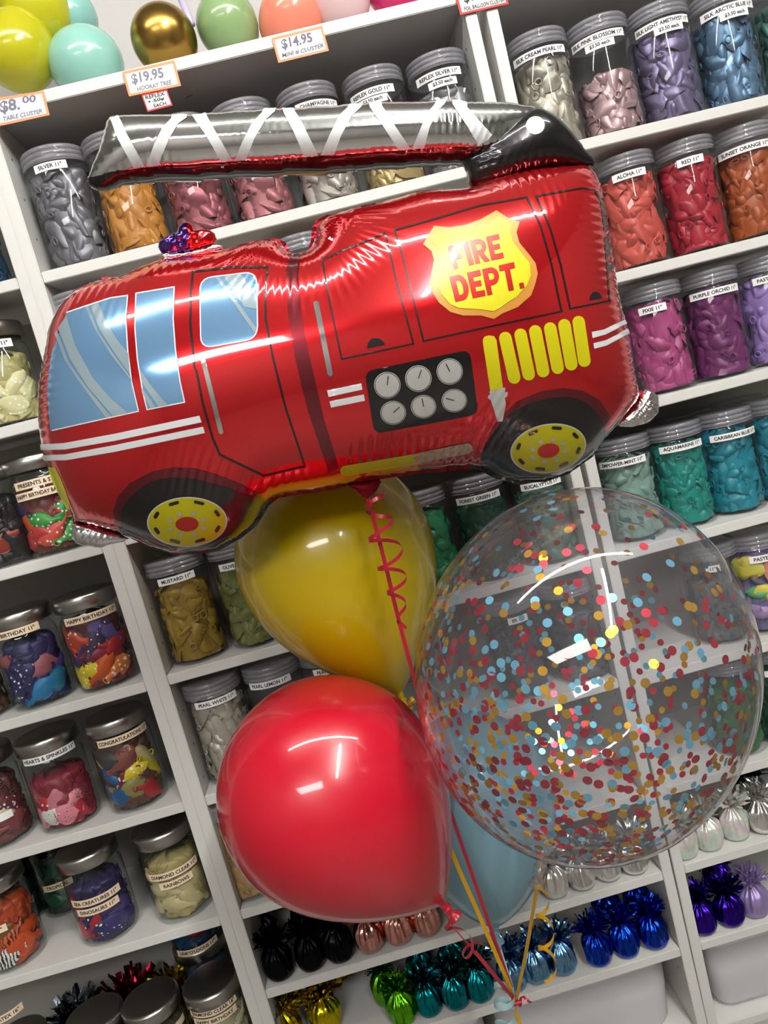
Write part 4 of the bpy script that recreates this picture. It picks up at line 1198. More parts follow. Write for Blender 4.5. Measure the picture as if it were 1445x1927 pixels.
class TP:       # thin wrapper so every truck part lands in the root's space
    def __init__(s, p): s.p = p
    def mesh(s, *a, **k): return under(s.p.mesh(*a, **k))
    def decal(s, *a, **k): return under(s.p.decal(*a, **k))
    def strokes(s, *a, **k): return under(s.p.strokes(*a, **k))
    def flange(s, *a, **k): return under(s.p.flange(*a, **k))
tb = TP(body)
tyF = body.seam(densify(TYRE_F, 10)); tyR = body.seam(densify(TYRE_R, 10))
def midx(C):
    k = inside(tyF, C[:, 0], C[:, 1]) | inside(tyR, C[:, 0], C[:, 1])
    return k.astype(int)
tb.mesh('body', [TRED, TBLK], truck, midx)
def near_tyre(o):
    d = np.minimum(*[np.min(np.linalg.norm(o[:, None] - q[None], axis=2), axis=1) for q in (tyF, tyR)])
    return (d < 7).astype(int)
tb.flange('seam', [pbr('seam_red_film', (140, 18, 34), .2, .8, bump=.3, bscale=200), TBLK], truck, 7, near_tyre)
# windows
W1 = [(126, 588), (161, 576), (208, 560.6), (240.5, 556), (237, 599), (241, 663), (248, 718), (261, 774), (188, 790), (95, 811), (92, 783), (89, 741.5), (90, 716.6), (96, 668), (116, 614)]
W2 = [(256, 552), (328, 540), (326, 599), (330, 655), (339, 718), (347.6, 757), (277, 771), (269, 738), (259, 677), (254, 616)]
W3 = rrect([(376, 524), (483, 511), (485, 637), (378, 656)], 24)
w1 = tb.decal('windscreen', [W1], TBLU, truck, .0006)
w2 = tb.decal('window', [W2], TBLU, truck, .0006)
w3 = tb.decal('window', [W3], TBLU, truck, .0006)
tb.strokes('windscreen_edge', [W1[:9] + [(99, 810)]], 2.2, TWHT, w1, .0009)
for nm, p in (('window_edge', (w2, W2)), ('window_edge', (w3, W3))):
    tb.strokes(nm, [p[1]], 2.2, TWHT, p[0], .0009, closed=True)
f1 = 3.6125
def c1(x, y): return (50 + x / f1, 400 + y / f1)
ga = [[c1(215, 785), c1(300, 1000), c1(420, 1190), c1(590, 1385), c1(690, 1365), c1(560, 1250), c1(450, 1120), c1(330, 900), c1(272, 700)],
      [c1(193, 825), c1(260, 1000), c1(380, 1180), c1(540, 1393), c1(578, 1386), c1(420, 1200), c1(290, 1020), c1(208, 800)],
      [c1(435, 632), c1(500, 800), c1(600, 955), c1(706, 1105), c1(692, 955), c1(620, 870), c1(540, 740), c1(490, 615)],
      [c1(402, 640), c1(470, 800), c1(580, 975), c1(716, 1150), c1(712, 1125), c1(592, 960), c1(490, 810), c1(420, 634)]]
tb.decal('glare', ga, TGLR, w1, .0010)
tb.decal('glare', [[c1(768, 1060), c1(785, 1155), c1(900, 1322), c1(962, 1310), c1(850, 1180)], [c1(785, 1190), c1(795, 1240), c1(845, 1332), c1(880, 1326)]], TGLR, w2, .0010)
tb.decal('glare', [[(420, 519), (453, 515), (483, 556), (483, 582), (460, 578)], [(405, 521), (412, 520), (483, 618), (480, 628)]], TGLR, w3, .0010)
# stripes
def c2(x, y): return (50 + x / f1, 700 + y / f1)
tb.decal('side_stripe', [[c2(92, 492), c2(250, 484), c2(600, 420), c2(1175, 297), c2(1190, 342), c2(600, 468), c2(260, 527), c2(98, 531)]], TWHT, truck)
tb.decal('side_stripe', [[c2(106, 566), c2(260, 560), c2(600, 497), c2(1200, 372), c2(1213, 415), c2(600, 543), c2(270, 600), c2(120, 601)]], TWHT, truck)
hl = tb.decal('headlight', [[c2(147, 650), c2(160, 636), c2(195, 650), c2(235, 730), c2(270, 820), c2(298, 900), c2(300, 934), c2(276, 932), c2(228, 850), c2(172, 740)]], TYEL, truck)
# door outlines
tb.strokes('door_line', [[(363, 511), (400, 507), (441.5, 502.5), (504, 503), (499, 552), (500, 601), (513.5, 673), (538, 770), (574, 878), (497, 896), (414, 856), (400, 824), (382, 761), (370, 700), (365.6, 690), (358, 607.6), (359, 552)]], 4.0, TBLK, truck, closed=True)
tb.decal('dark_band', [[(545, 482), (538, 510), (541, 585), (555, 673), (580, 776), (588, 799), (619, 890), (638, 880), (610, 791), (606, 773), (580, 662), (566, 585), (561, 518), (566, 480)]], TMAR, truck, .0005)
tb.decal('grab_rail', [capsule((381, 672), (417, 817), 9)], TSIL, truck, .0008, label='silver grab rail')
tb.decal('grab_rail', [capsule((594, 566), (622, 708), 10)], TSIL, truck, .0008, label='silver grab rail')
tb.strokes('locker_line', [[(606, 489), (641, 473), (725, 439), (745, 525), (778, 647), (643, 676), (621.5, 574)]], 3.2, TBLK, truck, closed=True)
tb.strokes('locker_line', [[(743, 433), (820, 411), (905, 386), (991, 371), (1016, 421), (1038, 498), (1053, 570), (1057, 586), (930, 613), (797, 642), (757, 480)]], 3.2, TBLK, truck, closed=True)
tb.strokes('locker_line', [[(1009, 369), (1060, 360), (1096, 354), (1118, 357), (1131, 379), (1137, 429), (1144, 526), (1147, 566), (1073, 581), (1055, 498), (1035, 429)]], 3.2, TBLK, truck, closed=True)
tb.decal('locker_handle', [[(690, 656), (692, 646), (698, 638), (706, 636), (715, 638), (721, 643), (725, 649)]], TBLK, truck)
tb.decal('locker_handle', [[(1110, 565), (1111, 556), (1116, 550), (1122, 549), (1129, 553), (1133.5, 561)]], TBLK, truck)
def c4(x, y): return (400 + x / f1, 680 + y / f1)
tb.decal('small_stripe', [[c4(778, 198), c4(1010, 150), c4(1018, 192), c4(788, 242)]], TWHT, truck)
tb.decal('small_stripe', [[c4(795, 272), c4(1028, 225), c4(1035, 268), c4(805, 315)]], TWHT, truck)
f6 = 3.211
def c6(x, y): return (800 + x / f6, 550 + y / f6)
tb.decal('rear_stripe', [[c6(1005, 240), c6(1080, 225), c6(1150, 190), c6(1200, 158), c6(1204, 190), c6(1150, 225), c6(1090, 255), c6(1010, 277)]], TWHT, truck)
tb.decal('rear_stripe', [[c6(1015, 308), c6(1090, 290), c6(1160, 255), c6(1214, 218), c6(1216, 252), c6(1165, 285), c6(1095, 322), c6(1020, 342)]], TWHT, truck)
# gauge panel
gp = tb.decal('gauge_panel', [rrect([(686, 699), (884, 658), (900, 780), (704, 817)], 18)], TBLK, truck)
fg = 2.89
def cg(x, y): return np.array([480 + x / fg, 480 + y / fg])
for (gx, gy, r, nx, ny) in ((718, 708, 72, 723, 660), (887, 672, 72, 902, 627), (1057, 634, 71, 1037, 593), (750, 858, 70, 783, 828), (915, 825, 69, 907, 783), (1082, 792, 69, 1037, 780)):
    c = cg(gx, gy); r = r / fg
    ry = r * (1.0 if gy < 750 else .92)
    g = tb.decal('gauge', [circle(c, r, ry)], TWHT, gp, .0010)
    a, b = circle(c, r * .96, ry * .96, n=36), circle(c, r * .91, ry * .91, n=36)
    ring = [[a[i], a[(i + 1) % 36], b[(i + 1) % 36], b[i]] for i in range(36)]
    # gauges go panel > gauge; ring and needle are printed on the gauge itself
    sub = tb.decal('gauge', [circle(c, r * .90, ry * .90)], TSIL2, gp, .0014)
    n0 = tb.strokes('needle', [[c + (cg(nx, ny) - c) * .05, cg(nx, ny)]], 1.6, TBLK, gp, .0020)
    rg = tb.decal('gauge_ring', ring, TBLK, gp, .0017)
# yellow bars and the hose nozzle
tb.decal('hose', [[c6(347, 300), c6(350, 280), c6(362, 266), c6(388, 261), c6(415, 266), c6(430, 288), c6(470, 585), c6(392, 596)]], TYEL, truck)
for (a, b) in (((475, 240), (545, 553)), ((568, 220), (632, 533)), ((657, 199), (719, 514)), ((747, 182), (806, 494)), ((833, 162), (888, 473)), ((920, 143), (966, 452))):
    tb.decal('vent_bar', [capsule(c6(*a), c6(*b), 76 / f6)], TYEL, truck)
tb.decal('nozzle', [[c6(387, 598), c6(470, 578), c6(482, 575), c6(482, 605), c6(497, 603), c6(496, 625), c6(480, 640), c6(486, 680), c6(466, 780), c6(436, 782), c6(396, 655), c6(378, 640), c6(380, 622), c6(390, 622)]], TSIL2, truck, .0010, label='silver hose nozzle')
tb.decal('lower_hose', [capsule((640, 888), (800, 861), 20)], TYEL, truck)
tb.decal('lower_hose', [capsule((778, 864), (889, 842), 20)], pbr('crinkled_silver', (214, 206, 180), .14, 1.0, bump=.9, bscale=260), truck, .0010, label='crinkled silver end of the lower hose')
# badge
BO = [(934, 396), (955, 410), (977.5, 418), (971.5, 437.5), (977, 457), (996, 480), (1007.5, 495.5), (1011.6, 515), (1006, 537), (999, 556), (974, 578), (945, 590), (929, 600.5), (905, 594), (871, 594), (847, 587), (826, 570), (812, 549), (808, 534), (812, 512), (816.5, 490), (812, 473.5), (795.7, 459.7), (816.5, 425), (844, 428), (874.6, 423.6), (905, 412.5)]
BI = [(938, 408), (961, 422), (959, 437.5), (964.5, 457), (985, 482), (996, 495.5), (998, 518), (991, 537), (971.5, 559), (949, 573), (929, 586), (900, 582), (864, 580), (847, 573), (830, 553), (823.4, 534), (826, 515), (831.7, 495.6), (830, 473.5), (812, 454), (822, 439), (855, 440), (888.4, 434.7), (913, 423.6)]
bd = tb.decal('badge', [BO], TGLD, truck, .0007)
tb.decal('shield', [BI], TYEL, bd, .0012)
BLET = {'F': [[(0, 0), (.34, 0), (.34, .38), (.80, .38), (.80, .62), (.34, .62), (.34, .77), (.92, .77), (.92, 1), (0, 1)]],
        'I': [[(0, 0), (1, 0), (1, 1), (0, 1)]],
        'E': [[(0, 0), (.95, 0), (.95, .22), (.36, .22), (.36, .40), (.84, .40), (.84, .61), (.36, .61), (.36, .78), (.95, .78), (.95, 1), (0, 1)]],
        'T': [[(.33, 0), (.67, 0), (.67, .78), (1, .78), (1, 1), (0, 1), (0, .78), (.33, .78)]],
        '.': [[(0, 0), (1, 0), (1, .2), (0, .2)]]}
def arc_band(cx, cy, rx, ry, tx, ty, n=10):
    o = [(cx + rx * math.sin(t), cy - ry * math.cos(t)) for t in np.linspace(0, math.pi, n)]
    i = [(cx + (rx - tx) * math.sin(t), cy - (ry - ty) * math.cos(t)) for t in np.linspace(0, math.pi, n)]
    return [[o[k], o[k + 1], i[k + 1], i[k]] for k in range(n - 1)]
def bar(x0, y0, x1, y1): return [(x0, y0), (x1, y0), (x1, y1), (x0, y1)]
BLET['D'] = [bar(0, 0, .33, 1), bar(.33, 0, .48, .22), bar(.33, .78, .48, 1)] + arc_band(.48, .5, .50, .5, .33, .22)
BLET['P'] = [bar(0, 0, .33, 1), bar(.33, .34, .52, .54), bar(.33, .80, .52, 1)] + arc_band(.52, .67, .46, .33, .30, .20)
BLET['R'] = BLET['P'] + [[(.36, .36), (.62, 0), (1.0, 0), (.68, .40)]]
def lettering(word, widths, quad, gap=.045):
    tot = sum(widths) + gap * (len(word) - 1)
    TL, TR, BR, BL = [np.array(q, float) for q in quad]
    polys = []; x = 0
    for ch, w in zip(word, widths):
        for pl in BLET[ch]:
            out = []
            for (a, b) in pl:
                s = (x + a * w) / tot
                out.append((BL * (1 - s) + BR * s) * (1 - b) + (TL * (1 - s) + TR * s) * b)
            polys.append(out)
        x += w + gap
    return polys
lt = lettering('FIRE', [.56, .22, .60, .54], [(841, 464), (939, 440), (949, 485), (854, 507)], .05) + lettering('DEPT.', [.66, .56, .62, .62, .18], [(844.5, 521), (977, 491), (986, 542), (856.5, 568)], .045)
tb.decal('lettering', lt, foilmat('badge_red', (196, 36, 30), .3, .5), bd, .0018)
# wheels
for (ty, arch, hub, nm) in (
    (TYRE_F, [(213, 963), (221.6, 935), (244, 910), (285, 888), (327, 880), (368, 882), (410, 894), (452, 911), (480, 925), (506, 944), (480, 938), (450, 926.6), (396, 910), (354, 901), (327, 900), (299, 903), (271.5, 915.5), (244, 938), (229, 962), (229, 1000), (216, 990)], ((352.5, 982), 75.5, 47, -.03), 'front'),
    (TYRE_R, [(930, 800), (946, 780.5), (974, 755.5), (1018, 737), (1058.5, 730.6), (1096, 735), (1127, 752), (1144, 777), (1148, 796), (1138, 806), (1130, 787), (1111, 766), (1080, 750), (1049, 749), (1012, 755), (974, 772), (943, 797), (918, 830), (908, 848)], ((1031, 844), 72, 46, -.19), 'rear')):
    tb.decal('wheel_arch', [arch], TMAR, truck, .0006)
    t = tb.decal('tyre', [ty], TBLK, truck, .0008)
    (hc, a, b, ro) = hub
    tb.decal('wheel_rim', [circle(hc, a, b, ro, 60)], TWHT, t, .0013)
    tb.decal('wheel_disc', [circle(hc, a * .965, b * .955, ro, 60)], TYEL, t, .0018)
    tb.decal('hub_cap', [circle((hc[0], hc[1] + 4), a * .29, b * .29, ro)], foilmat('hub_red', (206, 30, 30), .3, .6), t, .0023)
    slots, nuts = [], []
    ca, sa = math.cos(ro), math.sin(ro)
    def pt(ang, k): return np.array([hc[0] + a * k * math.cos(ang) * ca - b * k * math.sin(ang) * sa, hc[1] + (4 if k < .6 else 0) + a * k * math.cos(ang) * sa + b * k * math.sin(ang) * ca])
    for q in range(8):
        an = 2 * math.pi * (q + .5) / 8
        p0, p1 = pt(an - .17, .83), pt(an + .17, .83)
        slots.append(capsule(p0, p1, 7.0 * (.75 + .25 * abs(math.cos(an)))))
        nuts.append(circle(pt(an, .44), 5.0, 4.2, 0, 8))
    tb.decal('vent_slots', slots, TBLK, t, .0023)
    tb.decal('wheel_nuts', nuts, TSIL2, t, .0024)
# ladder
LAD = [(203, 222), (212, 218), (235, 217), (300, 215), (400, 212), (500, 205), (545, 203), (620, 198), (700, 193), (790, 189), (850, 188), (900, 190), (950, 193), (1000, 198), (1013, 203), (1040, 215), (1000, 262), (950, 300), (905, 312), (868, 304), (840, 303), (800, 306), (750, 309), (700, 313), (600, 321), (500, 327), (400, 331), (300, 336), (250, 340), (225, 345), (205, 354), (186, 358), (170, 354), (163, 340), (172, 315), (188, 275)]
lad = Pillow(LAD, YT + .002, 1.40, 4, [(840, 240, (1 / 13.0, .0), .0009, 26, 60, 'p'), (905, 285, (1 / 13.0, 1 / 30.), .0012, 40, 30, 'p'), (312, 320, (1 / 15.0, .0), .0007, 20, 40, 'p')], seed=4)
tl = TP(lad)
LBL_ = [(160, 336), (190, 330), (209.5, 324), (312, 313), (430, 306), (550, 299.5), (650, 292), (750, 285), (844, 277), (905, 277), (1000, 240), (1060, 200), (1060, 330), (900, 340), (150, 380)]
sm = lad.seam(densify(LBL_, 10))
lm = tl.mesh('ladder', [TSIL, TBLK], truck, lambda C: inside(sm, C[:, 0], C[:, 1]).astype(int))
UND = [(165, 335), (190, 330), (209.5, 324), (312, 313), (430, 306), (550, 299.5), (650, 292), (750, 285), (844, 277), (905, 277), (927, 270), (940, 290), (905, 308), (868, 301), (840, 300), (750, 306), (600, 318), (400, 328), (300, 333), (250, 337), (225, 342), (205, 350), (186, 354), (172, 350)]
tl.decal('ladder_underside', [UND], TBLK, truck, .0007)
lats = [[(207, 222), (225, 220), (235, 245), (273, 314), (252, 317), (222, 262)], [(275, 314), (297, 313), (318, 262), (336, 232), (358, 217), (328, 217), (306, 240), (290, 272)],
        [(360, 216), (388, 216), (404, 245), (438, 303), (416, 305), (388, 255)], [(441, 304), (463, 302), (478, 262), (500, 225), (523, 205), (499, 206), (475, 230), (457, 265)],
        [(530, 205), (551, 203), (568, 230), (599, 293), (573, 296), (551, 245)], [(603, 293), (629, 291), (642, 255), (662, 218), (686, 195), (660, 197), (640, 215), (622, 250)],
        [(691, 195), (715, 193), (735, 225), (772, 280), (750, 283), (722, 240)], [(774, 281), (798, 279), (808, 240), (824, 208), (842, 190), (822, 191), (802, 215), (788, 250)],
        [(847, 190), (868, 189), (890, 215), (926, 254), (918, 264), (900, 274), (880, 240)]]
for q in lats: tl.decal('ladder_lattice', [q], TWHT, truck, .0008)
ARM = [(905, 277), (927, 255), (952, 236), (980, 217), (999, 206), (1013, 202), (1027, 207), (1045, 217), (1060, 230), (1080, 252), (1098, 278), (1112, 294), (1119, 304), (1117, 313), (1108, 309), (1080, 312), (1050, 315), (1020, 320), (985, 328), (950, 340), (915, 350), (890, 354), (884, 342), (881, 324), (874, 310), (864, 303), (880, 290)]
arm = Pillow(ARM, YT - .006, 1.35, 4, [(1000, 325, (1 / 16.0, .02), .0012, 90, 22, 'p'), (905, 310, (.02, 1 / 14.), .0010, 30, 40, 'p')], seed=6)
ta = TP(arm)
am = ta.mesh('ladder_arm', [TBLK], truck)
ta.decal('pivot_bolt', [circle((1007, 236), 17.5, 17)], TSIL2, am, .0008, label='silver pivot bolt')
# siren light, bumper and tail of silver foil
SIR = [(297, 466), (299, 455), (308, 447), (320, 441), (331, 437), (336, 424), (345, 418), (356, 418), (364, 424), (368, 432), (383, 431), (396, 432), (404, 439), (407, 450), (401, 460), (380, 466), (350, 474), (322, 478), (304, 477)]
sir = Pillow(SIR, YT - .004, 1.35, 3, [(350, 455, (1 / 24., 1 / 40.), .0035, 70, 40, 'p'), (340, 440, (-1 / 40., 1 / 22.), .0025, 60, 40, 'p')], base_rip=.001, lam=22, seed=9)
ts = TP(sir)
ts.mesh('siren_light', [foilmat('siren_purple', (74, 34, 136), .16, .9), foilmat('siren_red', (214, 16, 30), .16, .9)], truck, lambda C: (C[:, 0] > 357 + (C[:, 1] - 450) * .12).astype(int))
SBA = [(300, 480), (310, 476), (350, 473), (385, 465), (405, 458), (418, 462), (424, 467), (400, 474), (370, 480), (330, 487), (306, 490)]
CRK = pbr('crinkled_silver_foil', (226, 222, 222), .10, 1.0, bump=.8, bscale=140)
TP(Pillow(SBA, YT - .006, 1.3, 3, [(360, 475, (1 / 9., .03), .0016, 60, 20, 'p')], seed=12)).mesh('siren_base', [CRK], truck)
TAIL = [(1158, 799), (1170, 786), (1186, 770), (1200, 754), (1209, 740), (1215, 733), (1228, 735), (1238, 746), (1241, 760), (1238, 778), (1228, 788), (1218, 797), (1205, 800), (1188, 804), (1170, 803)]
TP(Pillow(TAIL, YT - .004, 1.25, 3, [(1205, 770, (1 / 10., 1 / 14.), .0030, 60, 50, 'p'), (1225, 765, (-1 / 16., 1 / 9.), .0022, 40, 40, 'p')], seed=13)).mesh('rear_bumper', [CRK], truck)
BUM = [(133, 986), (150, 985), (166, 986), (182, 989), (200, 997), (220, 1004), (243, 1013), (232, 1020), (210, 1024), (190, 1031), (165, 1029), (148, 1026), (138, 1018)]
TP(Pillow(BUM, YT - .006, 1.2, 3, [(200, 1012, (1 / 11., .03), .0018, 50, 30, 'p')], seed=14)).mesh('front_bumper', [pbr('bumper_silver', (222, 222, 224), .13, 1.0)], truck)
# filling tail at the belly
KN = [(640, 913), (655, 911), (680, 906), (712, 901), (718, 906), (711, 921), (704, 932), (690, 939), (680, 935), (668, 922), (655, 915)]
TP(Pillow(KN, YT - .002, .8, 3, [(685, 920, (1 / 8., .02), .0012, 40, 40, 'p')], seed=15)).mesh('filling_tail', [pbr('seam_red_film', (140, 18, 34), .2, .8)], truck)

# ================================================================== BIG BALLOONS
def px_balloon(label, u, v, rp, Y, neck_px, mat, stretch, blunt, lean=0.0):
    C = at(u, v, Y); R = rp * depth(C) / F_PX
    du, dv = neck_px[0] - u, neck_px[1] - v
    ax = img_dir(du, dv, lean * math.hypot(du, dv))
    return C, R, latex_balloon('balloon', label, C, R, R * stretch, ax, mat, 'latex balloons of the bouquet', blunt)
Cr, Rr, neck_red = px_balloon('glossy red latex balloon at the lower middle', 622, 1485, 211, -.31, (835, 1703), latexm('balloon_red', (190, 14, 40), .30, 0, .7, .05), 1.44, 1.9)
Cy_, Ry_, neck_yel = px_balloon('yellow latex balloon under the truck belly', 630, 1043, 186, -.15, (755, 1312), latexm('balloon_yellow', (206, 180, 0), .30, 0, .7, .10), 1.58, 2.0)
Cb, Rb, neck_blu = px_balloon('pale blue latex balloon between the red and confetti balloons', 892, 1492, 150, -.12, (933, 1748), latexm('balloon_blue', (128, 170, 184), .30, 0, .5, .10), 1.70, 1.6)

# confetti balloon ------------------------------------------------------------------
BUB = thin_clear('bubble_film', (246, 247, 250), .03, (226, 226, 232), 1.25, .02, 1.5)
Cc = at(1092, 1262, -.46); dc = depth(Cc)
Rc = 309 * dc / F_PX; Lc = 352 * dc / F_PX
axc = img_dir(-72, 352, 0)
x, y, z = frame_from(-axc); Mc = np.stack([x, y, z], 1)
prof = [(Rc * math.sin(a), Lc * .985 * math.cos(a)) for a in np.linspace(0, math.pi * .975, 60)]
zt = prof[-1][1]
prof += [(.010, zt - .004), (.007, zt - .012), (.0065, zt - .02)]
V, Fc = lathe(prof, 96, False)
conf = empty('confetti_balloon', Cc, 'big clear bubble balloon full of red, gold and blue dots', 'balloon')
mesh_obj('clear_skin', np.array(V) @ Mc.T, Fc, BUB, conf)
KV, KF = lathe([(.0005, zt - .016), (.008, zt - .018), (.008, zt - .026), (.005, zt - .03), (.010, zt - .042), (.009, zt - .043), (.004, zt - .03)], 20, False)
mesh_obj('neck', np.array(KV) @ Mc.T, KF, BUB, conf)
neck_conf = Cc + Mc @ np.array([0, 0, zt - .022])
DR = .0046
dot_me = {}
CM = {'red': pbr('dot_red', (168, 14, 40), .22, .55), 'gold': pbr('dot_gold', (214, 162, 20), .2, .7), 'pale blue': pbr('dot_blue', (112, 180, 206), .25, .5)}
for k, m in CM.items():
    t = np.linspace(0, 2 * math.pi, 16, endpoint=False)
    V = [(DR * math.cos(a), DR * math.sin(a), .0001) for a in t] + [(DR * math.cos(a), DR * math.sin(a), -.0001) for a in t]
    Fc = [tuple(range(16)), tuple(range(31, 15, -1))] + [(i, 16 + i, 16 + (i + 1) % 16, (i + 1) % 16) for i in range(16)]
    dot_me[k] = keep_mesh('confetti_dot', V, Fc, m, False)
def surf_pt(d):
    """unit dir (balloon space) -> point just inside the skin, normal"""
    p = np.array([Rc * d[0], Rc * d[1], Lc * .985 * d[2]]) * .9965
    n = np.array([d[0] / Rc, d[1] / Rc, d[2] / Lc]); n /= np.linalg.norm(n)
    return p, n
dots = []
rd = np.random.default_rng(21)
while len(dots) < 1500:
    d = rd.normal(size=3); d /= np.linalg.norm(d)
    keep = .25 + .75 * smoothstep(-d[2], -.75, .35)
    if rd.uniform() > keep: continue
    p, n = surf_pt(d)
    n = n + rd.normal(size=3) * .10; n /= np.linalg.norm(n)
    p = Mc @ p - (Mc @ n) * abs(rd.normal()) * .0008 + Cc; n = Mc @ n
    dots.append((p, n, rd.choice(['red', 'gold', 'pale blue'], p=[.46, .28, .26])))
def facing(q): return float(np.dot(q[1], CAM - q[0]) / np.linalg.norm(CAM - q[0]))
dots.sort(key=lambda q: -facing(q))
LABD = {'red': 'round red confetti dot on the near side of the clear bubble balloon', 'gold': 'round gold confetti dot on the near side of the clear bubble balloon', 'pale blue': 'round pale blue confetti dot on the near side of the bubble balloon'}
front = [q for q in dots if facing(q) > .25]
rest = dots[len(front):]
pick = [front[i] for i in sorted(rd.permutation(len(front))[:300])]
pk = set(id(q) for q in pick)
rest += [q for q in front if id(q) not in pk]
for (p, n, k) in pick:
    x, y, z = frame_from(n)
    M = Matrix(((x[0], y[0], z[0], p[0]), (x[1], y[1], z[1], p[1]), (x[2], y[2], z[2], p[2]), (0, 0, 0, 1)))
    o = bpy.data.objects.new('confetti_dot', dot_me[k]); o.matrix_world = M; link(o)
    tag(o, LABD[k], 'confetti', '%s confetti dots' % k)
V, Fc, mi = [], [], []
for (p, n, k) in rest:
    x, y, z = frame_from(n); o = len(V)
    for a in np.linspace(0, 2 * math.pi, 12, endpoint=False): V.append(p + DR * (x * math.cos(a) + y * math.sin(a)))
    Fc.append(tuple(range(o, o + 12))); mi.append(list(CM).index(k))
tag(mesh_obj('confetti', V, Fc, list(CM.values()), None, False, mi), 'the many other confetti dots scattered inside the clear bubble balloon', 'confetti', 'confetti dots', 'stuff')

# ================================================================== RIBBONS
def strip(path, width, nrm_fn):
    V = []
    path = np.asarray(path, float)
    for i in range(len(path)):
        t = path[min(i + 1, len(path) - 1)] - path[max(i - 1, 0)]
        t /= np.linalg.norm(t) + 1e-12
        n = np.asarray(nrm_fn(i), float)
        s = np.cross(t, n); s /= np.linalg.norm(s) + 1e-9
        V += [path[i] - s * width / 2, path[i] + s * width / 2]
    Fc = [(2 * i, 2 * i + 1, 2 * i + 3, 2 * i + 2) for i in range(len(path) - 1)]
    return V, Fc
def spline(pts, n=24):
    P = np.asarray(pts, float); P = np.vstack([2 * P[0] - P[1], P, 2 * P[-1] - P[-2]])
    out = []
    for i in range(1, len(P) - 2):
        for t in np.linspace(0, 1, n, endpoint=False):
            a, b, c, d = P[i - 1], P[i], P[i + 1], P[i + 2]
            out.append(.5 * ((2 * b) + (-a + c) * t + (2 * a - 5 * b + 4 * c - d) * t * t + (-a + 3 * b - 3 * c + d) * t ** 3))
    out.append(P[-2])
    return np.array(out)
def P3(l): return np.array([at(u, v, Y) for (u, v, Y) in l])
VIEWN = -RW[2]
def straight(pts, width, twist=0.0):
    p = spline(pts, 12)
    def nf(i):
        a = twist * i / len(p)
        return VIEWN * math.cos(a) + RW[0] * math.sin(a)
    return strip(p, width, nf)
def helix(pts, rad, turns, width, phase=0.0, sq=1.0):
    """curled ribbon winding round a guide path; the band faces outwards like real curling ribbon"""
    g = spline(pts, 40); n = len(g)
    out, nn = [], []
    for i in range(n):
        t = g[min(i + 1, n - 1)] - g[max(i - 1, 0)]; t /= np.linalg.norm(t)
        x = np.cross(t, VIEWN); x /= np.linalg.norm(x); y = np.cross(t, x)
        a = phase + 2 * math.pi * turns * i / n
        r = rad(i / n) if callable(rad) else rad
        o = x * math.cos(a) + y * math.sin(a) * sq
        out.append(g[i] + o * r); nn.append(o)
    return strip(out, width, lambda i: nn[i])
RRIB, YRIB, BRIB = pbr('red_ribbon', (176, 26, 52), .3, .1, coat=.3), pbr('yellow_ribbon', (222, 170, 22), .3, .2, coat=.3), pbr('aqua_ribbon', (172, 214, 218), .3, .1, coat=.3)
def ribbon(label, parts, mat):
    r = empty('ribbon', parts[0][2], label, 'ribbon', 'curling ribbons of the bouquet')
    for (nm, (V, Fc), base) in parts:
        V = np.array(V) - np.array(parts[0][2])
        mesh_obj(nm, V, Fc, mat, r)
    return r
K0 = at(971, 1884, -.27)
kr = at(692, 938, -.362)
s1 = straight(P3([(692, 936, -.362), (722, 1050, -.35), (746, 1150, -.335), (772, 1250, -.325), (833, 1480, -.29), (900, 1680, -.28), (971, 1884, -.27)]), .0052)
h1 = helix(P3([(706, 925, -.365), (716, 990, -.375), (735, 1060, -.372), (748, 1120, -.37), (758, 1185, -.37)]), lambda t: .006 + .013 * math.sin(math.pi * min(1, t * 1.0 + .12)), 5.0, .0046, 2.6)
ribbon('red curling ribbon hanging from the truck belly down to the knot', [('strand', s1, kr), ('curl', h1, kr)], RRIB)
nr_ = neck_red
h2 = helix(P3([(838, 1710, -.33), (846, 1740, -.33), (878, 1778, -.32), (896, 1798, -.315)]), lambda t: .004 + .013 * t, 2.3, .0050, 1.0)
s2 = straight(P3([(893, 1790, -.315), (930, 1835, -.30), (971, 1884, -.27)]), .0055)
s2b = straight(P3([(838, 1706, -.32), (848, 1738, -.325), (893, 1790, -.315)]), .0016)
ribbon('red ribbon looping from the red balloon neck down to the knot', [('strand', s2, nr_), ('curl', h2, nr_), ('thread', s2b, nr_)], RRIB)
ny_ = neck_yel
s3 = straight([ny_, at(800, 1450, -.22), at(845, 1590, -.30), at(905, 1730, -.29), K0], .0060)
b3 = helix([ny_ + np.array([-.006, -.01, 0]), ny_ + np.array([.018, -.012, .004])], .006, 2.0, .005)
ribbon('yellow ribbon running from the yellow balloon neck down to the knot', [('strand', s3, ny_), ('bow', b3, ny_)], YRIB)
nb_ = neck_blu
s4 = straight([nb_, at(945, 1800, -.22), K0], .0050)
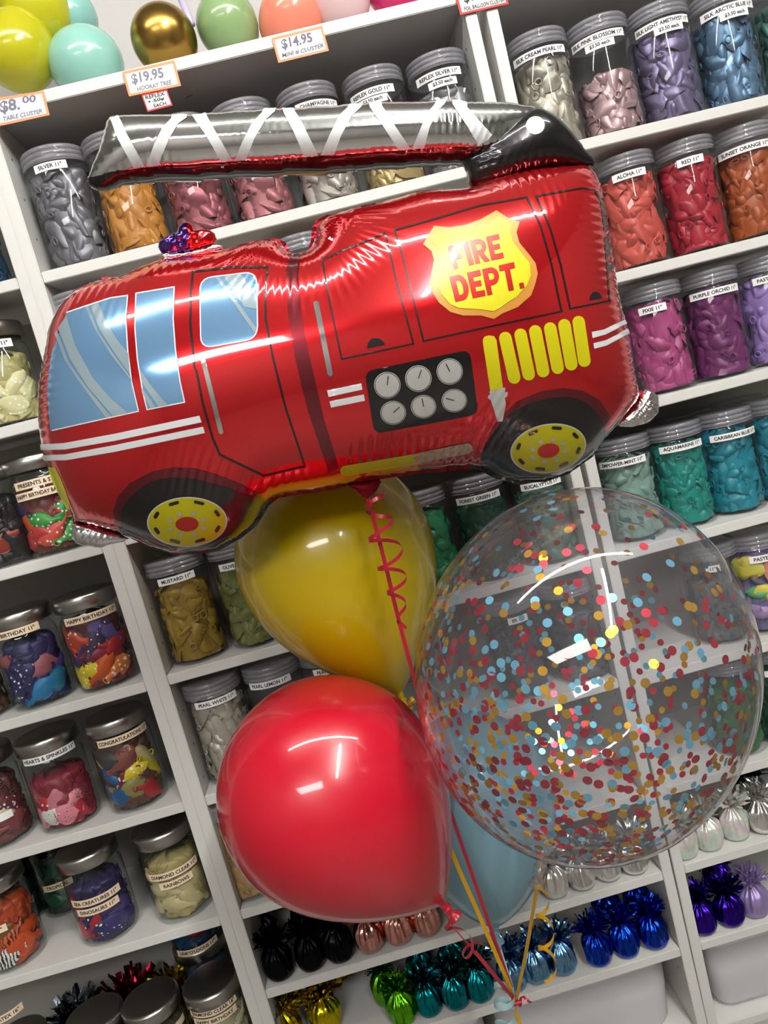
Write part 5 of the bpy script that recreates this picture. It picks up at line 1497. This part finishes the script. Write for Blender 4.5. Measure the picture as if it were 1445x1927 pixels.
h4 = helix(P3([(948, 1862, -.28), (950, 1900, -.28), (952, 1960, -.28)]), .0155, 2.6, .0095, .5)
h4b = helix([nb_ + np.array([0, -.004, -.002]), at(938, 1815, -.235)], .005, 1.2, .0045)
ribbon('pale aqua ribbon running from the blue balloon neck with a curl at the knot', [('strand', s4, nb_), ('curl', h4, nb_), ('twist', h4b, nb_)], BRIB)
nc_ = neck_conf
s5 = straight([nc_, at(1012, 1660, -.43), at(990, 1790, -.34), K0], .0050)
h5 = helix(P3([(1014, 1632, -.45), (1018, 1690, -.44), (1027, 1760, -.435), (1030, 1835, -.43)]), lambda t: .007 + .005 * t, 3.6, .0055, 1.6)
ribbon('yellow curling ribbon hanging from the confetti balloon neck', [('strand', s5, nc_), ('curl', h5, nc_)], YRIB)
# the knot and the bundle going down to the floor
V, Fc = [], []
bund = spline([K0, at(976, 1925, -.27), np.array([K0[0] + .01, K0[1], FLOOR_Z + .05])], 14)
for j in range(4):
    off = np.array([.0016 * math.cos(j * 1.57), .0016 * math.sin(j * 1.57), 0])
    v, f = strip(bund + off, .0040, lambda i, j=j: VIEWN * math.cos(j) + RW[0] * math.sin(j))
    Fc += [tuple(q + len(V) for q in g) for g in f]; V += v
kb = empty('ribbon_knot', K0, 'small red ribbon knot tying all the balloon ribbons together', 'ribbon')
mesh_obj('bundle', np.array(V) - K0, Fc, YRIB, kb)
v, f = helix([K0 + np.array([-.006, -.004, 0]), K0 + np.array([.006, -.004, 0])], .0035, 3, .004)
mesh_obj('wrap', np.array(v) - K0, f, RRIB, kb)
v, f = helix([K0 + np.array([.002, -.006, .001]), K0 + np.array([.022, -.006, .004])], .006, 1.0, .004)
mesh_obj('bow', np.array(v) - K0, f, RRIB, kb)
wm = WM[0]
wt = empty('balloon_weight', (K0[0] + .01, K0[1], FLOOR_Z), 'silver foil balloon weight on the floor holding the bouquet', 'balloon weight', 'floor weight')
shared('pouch', wm[0], wt, SIL); shared('frill', wm[1], wt, SIL); shared('tie', wm[2], wt, SIL)
